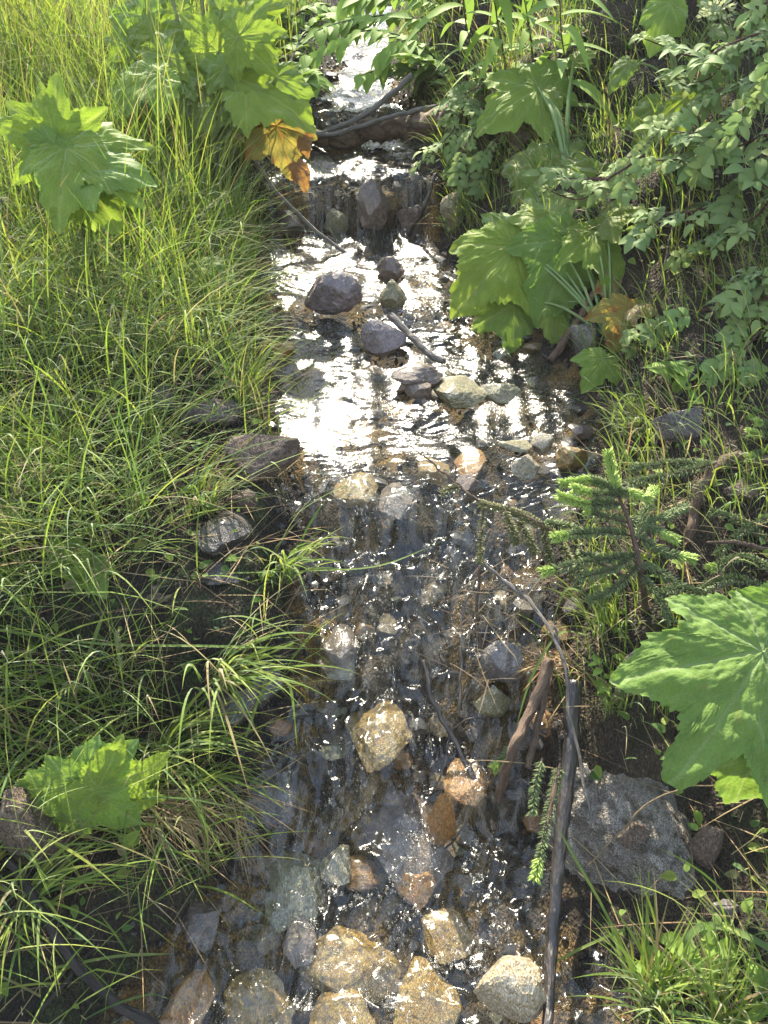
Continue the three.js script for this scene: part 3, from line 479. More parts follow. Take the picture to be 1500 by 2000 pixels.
broadPlant('cow_parsnip', 'tallest cow parsnip with thick stems and lit leaves left of the waterfall', [418, 425, 'g', 0], [
  [463, 72, 3.0, 556, 52, 2.95, 'five', 'steep', 0.5, 190], [425, 100, 3.05, 415, -25, 3.1, 'five', 'steep', 0, 190], [312, 145, 2.9, 205, 198, 2.8, 'three', 'flat', -0.5, 170], [300, 70, 3.1, 235, 60, 3.1, 'three', 'steep', -0.3], [270, 130, 3.1, 195, 118, 3.1, 'three', 'steep', -0.2],
  [480, 165, 3.0, 612, 205, 2.9, 'three', 'flat', 0.3, 170], [455, 150, 3.0, 530, 170, 2.95, 'three', 'steep', 0.2], [505, 110, 3.1, 545, 155, 3.05, 'three', 'steep', 0.3], [355, 20, 3.2, 280, 10, 3.2, 'five', 'steep', -0.2], [350, 150, 3.0, 385, 190, 2.95, 'three', 'flat', 0.1], [395, 175, 3.1, 330, 215, 3.0, 'three', 'flat', 0], [370, 60, 3.15, 330, 110, 3.05, 'three', 'steep', 0], [440, 190, 3.05, 500, 250, 2.95, 'three', 'flat', 0.1], [250, 175, 3.0, 215, 250, 2.95, 'three', 'flat', -0.2], [500, 20, 3.1, 560, -10, 3.1, 'three', 'steep', 0.1], [330, 110, 3.0, 270, 150, 2.95, 'five', 'steep', -0.2], [360, 100, 3.1, 400, 140, 3.0, 'five', 'steep', 0.2], [440, 130, 3.0, 400, 180, 2.95, 'three', 'steep', 0], [290, 30, 3.15, 210, 20, 3.15, 'five', 'steep', -0.2], [250, 90, 3.1, 190, 70, 3.1, 'five', 'steep', -0.2], [540, 150, 3.0, 600, 180, 2.95, 'three', 'steep', 0.2], [500, 60, 3.05, 540, 110, 3.0, 'five', 'steep', 0.2], [400, 215, 3.0, 350, 260, 2.95, 'three', 'flat', 0], [470, 210, 3.0, 540, 215, 2.95, 'three', 'flat', 0.2], [330, 190, 3.0, 290, 240, 2.9, 'three', 'flat', -0.1], [430, 20, 3.1, 480, -20, 3.1, 'five', 'steep', 0]],
  { stemR: 0.010, stemGreen: [0.10, 0.09, 0.04], extra: (o, B) => { for (const [px, py] of [[330, -30], [390, -40], [470, -60]]) { const sb = new MB(); tube(sb, curve([B, at((px + 418) / 2 + 10, (py + 425) / 2, 3.1), at(px, py, 3.2)], 14), t => mix(0.011, 0.006, t), 8, [0.11, 0.12, 0.04]); mesh('stalk', sb.geo(B), M.stem, o); } } });
broadPlant('withered_leaf', 'withered yellow and brown leaves hanging beside the waterfall', [455, 300, 'g', 0.03], [[540, 245, 2.98, 580, 350, 2.9, 'three', 'dead', 0.1, 170], [490, 228, 3.0, 478, 268, 2.95, 'three', 'brown', -0.2], [592, 270, 2.98, 604, 305, 2.95, 'ovate', 'brown', 0.3], [580, 320, 2.94, 602, 366, 2.9, 'ovate', 'brown', 0.2], [505, 240, 3.0, 450, 262, 2.98, 'three', 'dead', -0.2]], { stemR: 0.004, stemGreen: [0.2, 0.16, 0.06] });
broadPlant('withered_leaf', 'yellowed crumpled leaf under the broad leaves on the right bank', [1230, 660, 'g', 0], [[1225, 600, 2.2, 1195, 690, 2.08, 'three', 'dead', 0, 170], [1235, 605, 2.2, 1280, 600, 2.18, 'three', 'dead', 0.2], [1195, 540, 2.4, 1190, 600, 2.35, 'ovate', 'dead', 0]], { stemR: 0.003, stemGreen: [0.2, 0.18, 0.07] });
broadPlant('cow_parsnip', 'small heart shaped leaf at the right edge of the pool', [1205, 700, 'g', 0], [[1178, 700, 2.06, 1140, 758, 1.98, 'three', 'flat', 0, 150]], { stemR: 0.003 });
broadPlant('cow_parsnip', 'small silvery lobed leaf in the left bank grass by the pool', [415, 580, 'g', 0], [[370, 525, 2.3, 335, 550, 2.25, 'three', 'flat', 0], [390, 520, 2.3, 448, 540, 2.25, 'three', 'flat', 0], [300, 600, 2.15, 280, 610, 2.12, 'ovate', 'flat', 0]], { stemR: 0.003 });
broadPlant('young_herb', 'small yellow green leaves at the left edge of the glitter', [455, 790, 'g', 0], [[430, 725, 1.9, 412, 735, 1.88, 'ovate', 'steep', 0], [440, 722, 1.9, 472, 715, 1.9, 'ovate', 'steep', 0], [445, 735, 1.88, 455, 768, 1.86, 'ovate', 'steep', 0]], { stemR: 0.002 });
broadPlant('leafy_herb', 'two pointed oval leaves on the left bank above the flat stone', [165, 1175, 'g', 0], [[128, 1062, 1.3, 140, 1148, 1.2, 'ovate', 'flat', -0.3, 120], [165, 1098, 1.28, 198, 1170, 1.2, 'ovate', 'flat', 0.3, 120]], { stemR: 0.003 });
broadPlant('leafy_herb', 'broad pale leaves at the left border of the photo', [-20, 900, 'g', 0], [[0, 850, 1.6, 45, 905, 1.52, 'ovate', 'flat', 0, 120], [-10, 880, 1.58, 30, 945, 1.5, 'ovate', 'flat', 0], [-10, 1000, 1.45, 55, 1030, 1.38, 'ovate', 'steep', 0]], { stemR: 0.003 });
broadPlant('leafy_herb', 'lobed leaves low in the grass below the tallest cow parsnip', [330, 470, 'g', 0], [[310, 355, 2.75, 370, 360, 2.7, 'three', 'flat', 0.2], [290, 400, 2.7, 335, 420, 2.65, 'three', 'flat', 0.1], [250, 330, 2.8, 210, 370, 2.7, 'three', 'flat', 0]], { stemR: 0.004 });
broadPlant('leafy_herb', 'broad shaded leaves at the back of the right bank', [1260, 330, 'g', 0], [[1290, 205, 2.75, 1245, 300, 2.65, 'ovate', 'flat', 0], [1340, 190, 2.6, 1310, 275, 2.55, 'ovate', 'flat', 0], [1200, 330, 2.75, 1250, 345, 2.7, 'ovate', 'flat', 0], [1340, 330, 2.45, 1390, 350, 2.4, 'ovate', 'flat', 0], [1380, 260, 2.45, 1370, 330, 2.4, 'ovate', 'flat', 0]], { stemR: 0.004 });
broadPlant('leafy_herb', 'serrated nettle leaves at the top right', [1330, 190, 'g', 0], [[1310, 5, 2.75, 1275, 95, 2.65, 'ovate', 'flat', 0, 120], [1300, 0, 2.8, 1262, 60, 2.75, 'ovate', 'flat', 0], [1230, 120, 2.8, 1190, 160, 2.75, 'ovate', 'flat', 0], [1390, 60, 2.6, 1450, 50, 2.6, 'ovate', 'flat', 0], [1400, 30, 2.6, 1370, -10, 2.65, 'ovate', 'flat', 0]], { stemR: 0.005 });

// ---------------------------------------------------------------- wild roses: stems with compound leaves
function leaflet(mb, p, dir, up, L, W, col, seg = 5) {
  const side = V().crossVectors(dir, up).normalize(), nrm = V().crossVectors(side, dir).normalize(); let last = null;
  for (let k = 0; k <= seg; k++) {
    const t = k / seg, w = W * Math.sin(Math.PI * Math.pow(t * 0.94 + 0.03, 0.85)) ** 0.8, cx = p.x + dir.x * L * t + nrm.x * L * (0.12 * Math.sin(t * 3) - 0.12 * t * t), cy = p.y + dir.y * L * t + nrm.y * L * (0.12 * Math.sin(t * 3) - 0.12 * t * t), cz = p.z + dir.z * L * t + nrm.z * L * (0.12 * Math.sin(t * 3) - 0.12 * t * t), f = 0.22 * w;
    const a = mb.v(cx - side.x * w + nrm.x * f, cy - side.y * w + nrm.y * f, cz - side.z * w + nrm.z * f, col), b = mb.v(cx, cy, cz, mix3(col, [0.2, 0.28, 0.1], 0.25)), c = mb.v(cx + side.x * w + nrm.x * f, cy + side.y * w + nrm.y * f, cz + side.z * w + nrm.z * f, col);
    if (last) { mb.q(last[0], last[1], b, a); mb.q(last[1], last[2], c, b); } last = [a, b, c];
  }
}
function compoundGeo(seed, green) {
  const r = rngOf(seed), mb = new MB(), n = 2 + Math.floor(r() * 2), L = 1, tint = 0.75 + 0.5 * r(), g = GREENS[green].map(c => [c[0] * tint * (0.9 + 0.3 * r()), c[1] * tint, c[2] * tint]);
  tube(mb, curve([V(0, 0, 0), V(0.5, 0.06, 0), V(L, 0, 0)], 5), 0.012, 4, [0.16, 0.2, 0.07]);
  const put = (x, a, s) => leaflet(mb, V(x, 0.05, 0), V(Math.cos(a), (r() - 0.6) * 0.4, Math.sin(a)).normalize(), V((r() - 0.5) * 0.5, 1, (r() - 0.5) * 0.5).normalize(), s * (0.85 + 0.3 * r()), s * 0.29, mix3(g[0], g[1], r()));
  for (let k = 0; k < n; k++) for (const q of [-1, 1]) put(0.42 + k * 0.3, q * (1.0 + 0.25 * r()), 0.52 + 0.06 * k);
  put(1, 0, 0.62); return mb.geo();
}
const roseGeos = Array.from({ length: 14 }, (_, k) => compoundGeo(300 + k, 'rose'));
const youngGeo = compoundGeo(320, 'sprout');
function roseBush(name, label, stems, leafSize, nPer, { category = 'shrub', wood = 'red', r0 = 0.004 } = {}) {
  const B = pt(stems[0][0]), o = thing(name, label, category, B);
  for (const s of stems) {
    const P = s.map(pt), c = new THREE.CatmullRomCurve3(P, false, 'centripetal'), mb = new MB(); stickGeo(mb, P, r0, r0 * 0.35, wood, 6, 0.003); mesh('stem', mb.geo(B), M.bark, o);
    for (let k = 0; k < nPer; k++) {
      const t = clamp((k + R(0.2, 0.9)) / nPer, 0.02, 1), p = c.getPoint(t), tg = c.getTangent(t), m = mesh('leaf', k > nPer - 3 ? youngGeo : pick(roseGeos), M.smallLeaf, o), a = R(-1.2, 1.2) + (k % 2 ? 1 : -1) * 0.7;
      const dir = tg.clone().applyAxisAngle(V(0, 1, 0), a); dir.y += R(-0.35, 0.25); const sz = leafSize * R(0.5, 1.35) * (k > nPer - 3 ? 0.7 : 1);
      orient(m, p.clone().sub(B), p.clone().sub(B).add(dir), V(R(-0.5, 0.5), 1, R(0.0, 0.8))); m.scale.setScalar(sz);
    }
  }
  return o;
}
roseBush('wild_rose', 'wild rose with many small round leaflets filling the upper right', [
  [[1560, 150, 2.2], [1420, 170, 2.3], [1330, 220, 2.35], [1240, 300, 2.4], [1125, 390, 2.42]], [[1560, 230, 2.1], [1430, 290, 2.15], [1370, 305, 2.2], [1260, 315, 2.25]], [[1560, 40, 2.3], [1440, 80, 2.35], [1370, 110, 2.35], [1260, 75, 2.4]],
  [[1560, 330, 2.0], [1470, 340, 2.1], [1400, 400, 2.1], [1300, 420, 2.15], [1250, 440, 2.2]], [[1560, 120, 2.1], [1460, 200, 2.15], [1360, 260, 2.2], [1290, 250, 2.25]], [[1560, 60, 2.05], [1500, 150, 2.1], [1440, 230, 2.1], [1380, 310, 2.1]], [[1540, 300, 2.0], [1480, 420, 2.05], [1420, 450, 2.05], [1340, 490, 2.1]], [[1560, -40, 2.4], [1480, 20, 2.4], [1390, 150, 2.4], [1330, 160, 2.4]]], 0.062, 21);
roseBush('wild_rose', 'low wild rose sprays at the right border in mid height', [[[1560, 540, 1.85], [1480, 570, 1.9], [1450, 620, 1.88], [1470, 700, 1.84]], [[1560, 570, 1.85], [1400, 600, 1.95], [1310, 625, 2.02], [1225, 665, 2.06]], [[1560, 620, 1.8], [1500, 640, 1.82], [1450, 690, 1.82], [1455, 730, 1.8]], [[1560, 520, 1.9], [1500, 540, 1.9], [1440, 555, 1.92]]], 0.058, 12);
roseBush('wild_rose', 'leafy trailing sprays hanging over the right end of the waterfall', [[[960, 180, 3.2], [910, 210, 3.15], [880, 260, 3.1], [830, 315, 3.0]], [[980, 200, 3.15], [930, 250, 3.05], [900, 300, 3.0], [870, 345, 2.98]], [[960, 160, 3.3], [900, 190, 3.2], [870, 230, 3.15]], [[1000, 240, 3.0], [950, 300, 2.98], [935, 350, 2.95]], [[930, 150, 3.3], [900, 240, 3.15], [910, 330, 3.0]]], 0.06, 13);
roseBush('wild_rose', 'small rose spray in front of the broad leaves', [[[1260, 300, 2.3], [1190, 350, 2.3], [1130, 390, 2.32], [1075, 375, 2.32]], [[1190, 350, 2.3], [1130, 350, 2.32], [1080, 345, 2.33]]], 0.055, 9);

// ---------------------------------------------------------------- plants with long or oval single leaves
function lanceGeo(L, W, col, droop) { const mb = new MB(), seg = 8; let last = null; for (let k = 0; k <= seg; k++) { const t = k / seg, w = W * Math.sin(Math.PI * Math.pow(t * 0.97 + 0.02, 0.7)) ** 0.9, x = L * (t - 0.12 * droop * t * t * t), y = -droop * L * t * t; const a = mb.v(x, y + 0.25 * w, -w, col), b = mb.v(x, y, 0, mix3(col, [0.22, 0.3, 0.1], 0.35)), c = mb.v(x, y + 0.25 * w, w, col); if (last) { mb.q(last[0], last[1], b, a); mb.q(last[1], last[2], c, b); } last = [a, b, c]; } return mb.geo(); }
const lances = [0.35, 0.6, 0.9, 0.5].map((d, k) => lanceGeo(1, 0.105, mix3(GREENS.leaf[0], GREENS.leaf[1], k / 3), d));
const ovals = [0.15, 0.35, 0.5, 0.25].map((d, k) => lanceGeo(1, 0.27, mix3(GREENS.leaf[0], GREENS.leaf[1], k / 3), d));
function stemPlant(name, label, stems, geos, size, nPer, { category = 'plant', r0 = 0.004, wood = 'brown', tipUp = 0.2 } = {}) {
  const B = pt(stems[0][0]), o = thing(name, label, category, B);
  for (const s of stems) {
    const P = s.map(pt), c = new THREE.CatmullRomCurve3(P, false, 'centripetal'), mb = new MB(); stickGeo(mb, P, r0, r0 * 0.35, wood, 6, 0.003); mesh('stem', mb.geo(B), M.bark, o);
    for (let k = 0; k < nPer; k++) {
      const t = clamp(0.12 + 0.88 * (k + R(0, 0.8)) / nPer), p = c.getPoint(t), tg = c.getTangent(t), q = Math.abs(tg.y) > 0.8 ? V(Math.cos(k * 2.4), tipUp, Math.sin(k * 2.4)) : tg.clone().applyAxisAngle(V(0, 1, 0), (k % 2 ? 1 : -1) * R(0.5, 1.2)).add(V(0, R(-0.5, 0.1), 0));
      const m = mesh('leaf', pick(geos), M.smallLeaf, o); orient(m, p.clone().sub(B), p.clone().sub(B).add(q), V(R(-0.3, 0.3), 1, R(0, 0.5))); m.scale.setScalar(size * R(0.7, 1.2));
    }
  }
  return o;
}
stemPlant('willowherb', 'tall plant with long narrow drooping leaves at the top right of centre', [[[1010, 260, 3.3], [985, 120, 3.2], [960, -20, 3.1], [940, -120, 3.0]], [[1060, 240, 3.2], [1040, 100, 3.1], [1020, -20, 3.0], [1000, -120, 2.95]], [[960, 240, 3.5], [920, 100, 3.4], [900, -20, 3.35], [880, -80, 3.3]], [[1120, 250, 3.1], [1100, 100, 3.0], [1090, -40, 2.95]]], lances, 0.2, 18);
stemPlant('overhanging_shrub', 'dark oval leaved branches overhanging the top of the stream', [[[900, 180, 3.9], [820, 90, 3.9], [720, 60, 3.9], [600, 110, 3.85]], [[900, 160, 4.0], [840, 100, 3.9], [790, 80, 3.85], [740, 110, 3.8]], [[880, 60, 4.1], [780, 30, 4.1], [680, 40, 4.1], [620, 60, 4.0]], [[900, 20, 4.2], [780, -10, 4.2], [680, 0, 4.2]], [[900, 200, 3.8], [850, 130, 3.75], [800, 110, 3.7]], [[560, 240, 3.7], [575, 180, 3.7], [600, 150, 3.7], [620, 160, 3.65]], [[560, 140, 4.2], [600, 60, 4.2], [640, 30, 4.2], [700, 50, 4.15]], [[880, 120, 4.0], [830, 140, 3.9], [770, 130, 3.85], [700, 150, 3.8]], [[560, 40, 4.4], [620, 10, 4.4], [680, 20, 4.4], [720, -10, 4.4]]], ovals, 0.10, 36, { category: 'shrub', wood: 'dark', r0: 0.006 });
stemPlant('leafy_herb', 'young leafy plant by the square grey rock on the right bank', [[[1345, 790, 'g', 0], [1345, 740, 1.95], [1340, 690, 1.95]], [[1320, 780, 'g', 0], [1305, 730, 1.95], [1300, 710, 1.95]]], ovals, 0.06, 7, { wood: 'tan', r0: 0.002 });
stemPlant('leafy_herb', 'leafy herb with oval leaves in the grass at the bottom right', [[[1400, 1960, 'g', 0], [1360, 1890, 0.62], [1330, 1830, 0.66]], [[1440, 1950, 'g', 0], [1400, 1880, 0.62], [1400, 1840, 0.64]], [[1490, 1980, 'g', 0], [1480, 1940, 0.58], [1490, 1910, 0.6]], [[1330, 1980, 'g', 0], [1300, 1920, 0.6], [1290, 1870, 0.62]]], ovals, 0.05, 6, { wood: 'tan', r0: 0.0015 });
stemPlant('leafy_herb', 'tiny pale herb sprouting beside the pole', [[[1180, 1330, 'g', 0], [1170, 1300, 1.07], [1160, 1290, 1.08]], [[1185, 1330, 'g', 0], [1180, 1350, 1.03]]], ovals, 0.025, 5, { wood: 'tan', r0: 0.001 });
{ // a greenish flower head
  const B = hit(1420, 130), o = thing('flower_head', 'pale greenish flower cluster at the top right', 'flower', B), T = at(1400, 25, 2.5), sb = new MB(); tube(sb, curve([B, B.clone().lerp(T, 0.5).add(V(0.02, 0, 0)), T], 10), 0.003, 6, [0.15, 0.2, 0.06]); mesh('stalk', sb.geo(B), M.stem, o);
  const fb = new MB(); for (let k = 0; k < 110; k++) { const a = R(0, 6.28), e = Math.acos(R(-0.4, 1)), q = V(Math.sin(e) * Math.cos(a), Math.cos(e), Math.sin(e) * Math.sin(a)), p = T.clone().addScaledVector(q, R(0.02, 0.042)); leaflet(fb, p, q, V(R(-1, 1), R(-1, 1), R(-1, 1)).normalize(), 0.013, 0.004, [0.42, 0.45, 0.25], 2); } mesh('florets', fb.geo(B), M.smallLeaf, o);
}

// ---------------------------------------------------------------- spruces
function needles(mb, c, from, to, count, len, col, tipBend = 0.6, rad = 0.0012) {
  const p = V(), tg = V();
  for (let k = 0; k < count; k++) {
    const t = mix(from, to, (k + rnd()) / count); c.getPoint(t, p); c.getTangent(t, tg); const q = V(R(-1, 1), R(-0.55, 1), R(-1, 1)); q.addScaledVector(tg, -q.dot(tg)).normalize().addScaledVector(tg, tipBend).normalize();
    const s = V().crossVectors(q, tg).normalize(), u = V().crossVectors(q, s), L = len * R(0.75, 1.15), cc = mix3(col[0], col[1], rnd()), b = [];
    for (let j = 0; j < 3; j++) { const a = j * 2.094, w = rad; b.push(mb.v(p.x + (s.x * Math.cos(a) + u.x * Math.sin(a)) * w, p.y + (s.y * Math.cos(a) + u.y * Math.sin(a)) * w, p.z + (s.z * Math.cos(a) + u.z * Math.sin(a)) * w, cc)); }
    const m = []; for (let j = 0; j < 3; j++) { const a = j * 2.094, w = rad * 0.85; m.push(mb.v(p.x + q.x * L * 0.7 + (s.x * Math.cos(a) + u.x * Math.sin(a)) * w, p.y + q.y * L * 0.7 + (s.y * Math.cos(a) + u.y * Math.sin(a)) * w, p.z + q.z * L * 0.7 + (s.z * Math.cos(a) + u.z * Math.sin(a)) * w, cc)); }
    const e = mb.v(p.x + q.x * L, p.y + q.y * L, p.z + q.z * L, cc);
    for (let j = 0; j < 3; j++) { const i = (j + 1) % 3; mb.q(b[j], b[i], m[i], m[j]); mb.i.push(m[j], m[i], e); }
  }
}
const OLD = [[0.08, 0.125, 0.035], [0.135, 0.185, 0.05]], NEW = [[0.26, 0.39, 0.06], [0.37, 0.49, 0.10]], TIRED = [[0.09, 0.115, 0.025], [0.16, 0.15, 0.04]];
function spruce(name, label, trunk, branches, category = 'spruce') {
  const P = trunk.map(pt), B = P[0], o = thing(name, label, category, B), mb = new MB(); stickGeo(mb, P, 0.007, 0.0025, 'brown', 8, 0.001); mesh('trunk', mb.geo(B), M.bark, o);
  for (const [path, tip, kind = OLD, dens = 1] of branches) {
    const Q = path.map(pt), c = new THREE.CatmullRomCurve3(Q, false, 'centripetal'), L = c.getLength(), bm = new MB(); stickGeo(bm, Q, 0.0032, 0.0014, 'brown', 6, 0.001);
    const br = mesh('branch', bm.geo(B), M.bark, o), nb = new MB(); needles(nb, c, 0.06, 1 - tip * 0.95, Math.round(L * 1700 * dens), 0.016, kind); mesh('needles', nb.geo(B), M.needle, br);
    if (tip) { const nt = new MB(); needles(nt, c, 1 - tip, 1.0, Math.round(L * tip * 3600) + 30, 0.018, NEW, 0.9, 0.0013); mesh('new_shoot', nt.geo(B), M.needle, br); }
  }
  return o;
}
spruce('spruce_sapling', 'young spruce with bright lime new shoots leaning over the stream', [[1262, 1190, 'g', 0], [1250, 1110, 1.200], [1232, 1030, 1.260], [1205, 960, 1.310], [1188, 890, 1.350]], [
  [[[1212, 975, 1.300], [1198, 930, 1.330], [1187, 886, 1.350]], 0.85], [[[1207, 962, 1.310], [1160, 940, 1.330], [1098, 945, 1.330]], 0.5], [[[1210, 968, 1.310], [1160, 965, 1.290], [1120, 955, 1.290]], 0.5], [[[1215, 985, 1.300], [1150, 985, 1.270], [1092, 970, 1.260]], 0.55], [[[1208, 960, 1.310], [1235, 965, 1.290], [1268, 972, 1.280]], 0.7],
  [[[1222, 1010, 1.280], [1270, 1030, 1.270], [1320, 1055, 1.250]], 0.35], [[[1232, 1045, 1.260], [1160, 1040, 1.230], [1082, 1050, 1.210]], 0.2], [[[1235, 1040, 1.260], [1290, 1075, 1.230], [1352, 1092, 1.210]], 0.25], [[[1240, 1085, 1.230], [1160, 1095, 1.200], [1062, 1118, 1.170]], 0.12], [[[1245, 1080, 1.230], [1200, 1110, 1.180], [1130, 1130, 1.150]], 0],
  [[[1245, 1100, 1.210], [1290, 1120, 1.190], [1330, 1145, 1.170]], 0], [[[1250, 1120, 1.200], [1280, 1160, 1.150], [1310, 1215, 1.110]], 0], [[[1245, 1060, 1.230], [1260, 1000, 1.290], [1275, 960, 1.330]], 0.15], [[[1225, 1020, 1.270], [1180, 1010, 1.260], [1150, 1000, 1.260]], 0.1], [[[1250, 1100, 1.210], [1200, 1150, 1.150], [1150, 1175, 1.130]], 0], [[[1230, 1030, 1.270], [1300, 1010, 1.290], [1340, 990, 1.310]], 0]]);
spruce('spruce_branch', 'older spruce branch with drooping needles reaching over the water', [[1230, 1130, 1.230], [1130, 1075, 1.290], [1030, 1010, 1.370], [938, 982, 1.430]], [[[[1130, 1080, 1.290], [1030, 1012, 1.370], [938, 985, 1.430]], 0, TIRED, 1.5], [[[1060, 1030, 1.350], [1070, 1080, 1.290], [1085, 1120, 1.250]], 0, TIRED, 1.5], [[[1010, 1005, 1.380], [1030, 1050, 1.330], [1045, 1080, 1.300]], 0, TIRED, 1.5], [[[945, 985, 1.430], [940, 1050, 1.350], [938, 1100, 1.290]], 0, TIRED, 0.5], [[[1110, 1060, 1.300], [1140, 1085, 1.260], [1170, 1090, 1.250]], 0, OLD], [[[900, 950, 1.470], [880, 955, 1.460], [862, 965, 1.450]], 0, TIRED, 0.7], [[[1085, 1040, 1.31], [1110, 1090, 1.24], [1120, 1130, 1.2]], 0, TIRED, 1.3], [[[985, 995, 1.39], [1000, 1035, 1.34], [1010, 1060, 1.32]], 0, TIRED, 1.3], [[[1050, 1020, 1.34], [1110, 1030, 1.31], [1150, 1050, 1.28]], 0, OLD, 1.2], [[[1120, 1065, 1.28], [1130, 1110, 1.22], [1128, 1150, 1.18]], 0, OLD, 1.2]], 'branch');
spruce('spruce_branch', 'spruce boughs crossing behind the sapling below the crooked root', [[1520, 1080, 'g', 0.05], [1440, 1060, 1.290], [1380, 1060, 1.270]], [[[[1500, 1060, 1.330], [1450, 1020, 1.350], [1390, 1000, 1.370]], 0], [[[1520, 1120, 1.230], [1450, 1090, 1.230], [1390, 1110, 1.200]], 0.1], [[[1520, 1000, 1.390], [1450, 1040, 1.330], [1400, 1085, 1.270]], 0], [[[1500, 1150, 1.190], [1430, 1130, 1.190], [1370, 1150, 1.150]], 0], [[[1440, 915, 1.480], [1330, 905, 1.510], [1230, 915, 1.510]], 0], [[[1400, 905, 1.480], [1300, 930, 1.450], [1230, 945, 1.430]], 0], [[[1400, 1180, 1.130], [1340, 1150, 1.160], [1290, 1160, 1.150]], 0]], 'branch');
spruce('spruce_branch', 'pale spruce tuft at the right border above the root', [[1560, 860, 1.530], [1520, 870, 1.530], [1490, 870, 1.530]], [[[[1560, 830, 1.530], [1510, 850, 1.530], [1465, 845, 1.530]], 0.3], [[[1560, 880, 1.510], [1510, 880, 1.510], [1455, 895, 1.490]], 0.2], [[[1550, 810, 1.550], [1510, 830, 1.550], [1480, 825, 1.550]], 0.2]], 'branch');
spruce('spruce_sprig', 'green spruce sprig hanging beside the lower end of the pole', [[1092, 1500, 0.880], [1075, 1580, 0.810], [1045, 1710, 0.710]], [[[[1095, 1490, 0.890], [1078, 1560, 0.830], [1045, 1715, 0.700]], 0.12], [[[1060, 1480, 0.900], [1045, 1540, 0.850], [1040, 1590, 0.810]], 0], [[[1000, 1455, 'w', 0.03], [985, 1480, 'w', 0.02], [965, 1500, 'w', 0.02]], 0.3]], 'branch');

// ---------------------------------------------------------------- grass
const GR = [[0.12, 0.21, 0.020], [0.17, 0.26, 0.024], [0.22, 0.30, 0.030], [0.09, 0.17, 0.030], [0.27, 0.31, 0.045]];
const STRAW = [[0.30, 0.22, 0.10], [0.38, 0.30, 0.15], [0.22, 0.14, 0.06]];
// a blade: grows along yaw, from lean to lean + bend (radians from the vertical)
function blade(mb, p, yaw, L, W, lean, bend, col, seg = 7) {
  const cx = Math.sin(yaw), cz = Math.cos(yaw), tw = R(-0.9, 0.9); let x = p.x, y = p.y, z = p.z, a0 = 0;
  const kink = rnd() < 0.12 ? R(0.4, 0.8) : 9;
  for (let k = 0; k <= seg; k++) {
    const t = k / seg, ph = lean + bend * Math.pow(t, 1.4) + (t > kink ? 0.9 : 0), w = W * 0.5 * Math.min(1, 2.5 * (1 - t) + 0.04) * (0.75 + 0.25 * Math.min(1, t * 4)), b = yaw + Math.PI / 2 + tw * (0.4 + t), ux = Math.sin(b) * w, uz = Math.cos(b) * w, uy = w * Math.sin(tw * t) * 0.6, c = t > 0.9 ? mix3(col, [0.25, 0.22, 0.08], 0.35) : col;
    const i = mb.v(x - ux, y - uy, z - uz, c); mb.v(x + ux, y + uy, z + uz, c);
    if (k) mb.q(i - 2, i - 1, i + 1, i);
    const s = L / seg; x += Math.sin(ph) * cx * s; z += Math.sin(ph) * cz * s; y += Math.cos(ph) * s;
  }
}
const bare = [[450, 900, 0.13], [400, 940, 0.11], [380, 900, 0.08], [150, 1640, 0.13], [200, 1590, 0.10], [90, 1600, 0.08], [320, 1190, 0.09], [420, 1130, 0.10], [430, 1050, 0.10], [500, 960, 0.10], [470, 1000, 0.08], [500, 890, 0.1], [400, 870, 0.08], [450, 1340, 0.10], [520, 1400, 0.08], [60, 1640, 0.08], [170, 1190, 0.07], [300, 780, 0.05], [120, 810, 0.05], [400, 800, 0.07], [480, 1060, 0.08]].map(([x, y, r]) => { const h = hit(x, y); return [h.x, -h.z, r]; });
const isBare = (x, d) => bare.some(([bx, bd, r]) => (x - bx) ** 2 + (d - bd) ** 2 < r * r);
const gcol = () => rnd() < 0.11 ? mix3(pick(STRAW), [0.2, 0.2, 0.06], rnd()) : mix3(pick(GR), pick(GR), rnd());
function stuff(name, mb, m, label, category) { return tag(mesh(name, mb.geo(), m), label, category, null, 'stuff'); }
{ // left bank: dense long blades, many lying over towards the water and the light
  const mb = new MB();
  for (let k = 0; k < 24000; k++) {
    const d = 0.42 + 3.1 * Math.pow(rnd(), 0.9), [l] = edgeAt(d), s = Math.pow(rnd(), 1.25) * 1.7, x = l - 0.01 - s, clump = n2(x * 5, d * 5);
    if (clump < -0.45 && rnd() < 0.75) continue;
    if (isBare(x, d) && rnd() < 0.93) continue;
    if (d < 0.78 && s < 0.55 && rnd() < 0.8) continue;               // bare mossy corner
    if (d > 1.18 && d < 1.5 && s < 0.3 && rnd() < 0.7) continue;       // the muddy notch
    const far = sm(1.9, 2.8, d), lying = rnd() < mix(0.75, 0.3, far), L = R(0.12, 0.48) * (1 + 0.35 * far) * mix(0.55, 1, sm(0, 0.22, s)), yaw = lying ? R(-1.9, 2.4) : R(0, 6.28);
    blade(mb, onGround(x, d, -0.005), yaw, L, R(0.0016, 0.0042), lying ? R(0.5, 1.05) : R(0.05, 0.4), lying ? R(0.5, 1.3) : R(0.2, 1.2), gcol());
  }
  stuff('bank_grass', mb, M.grass, 'long green grass matted over the left bank', 'grass');
}
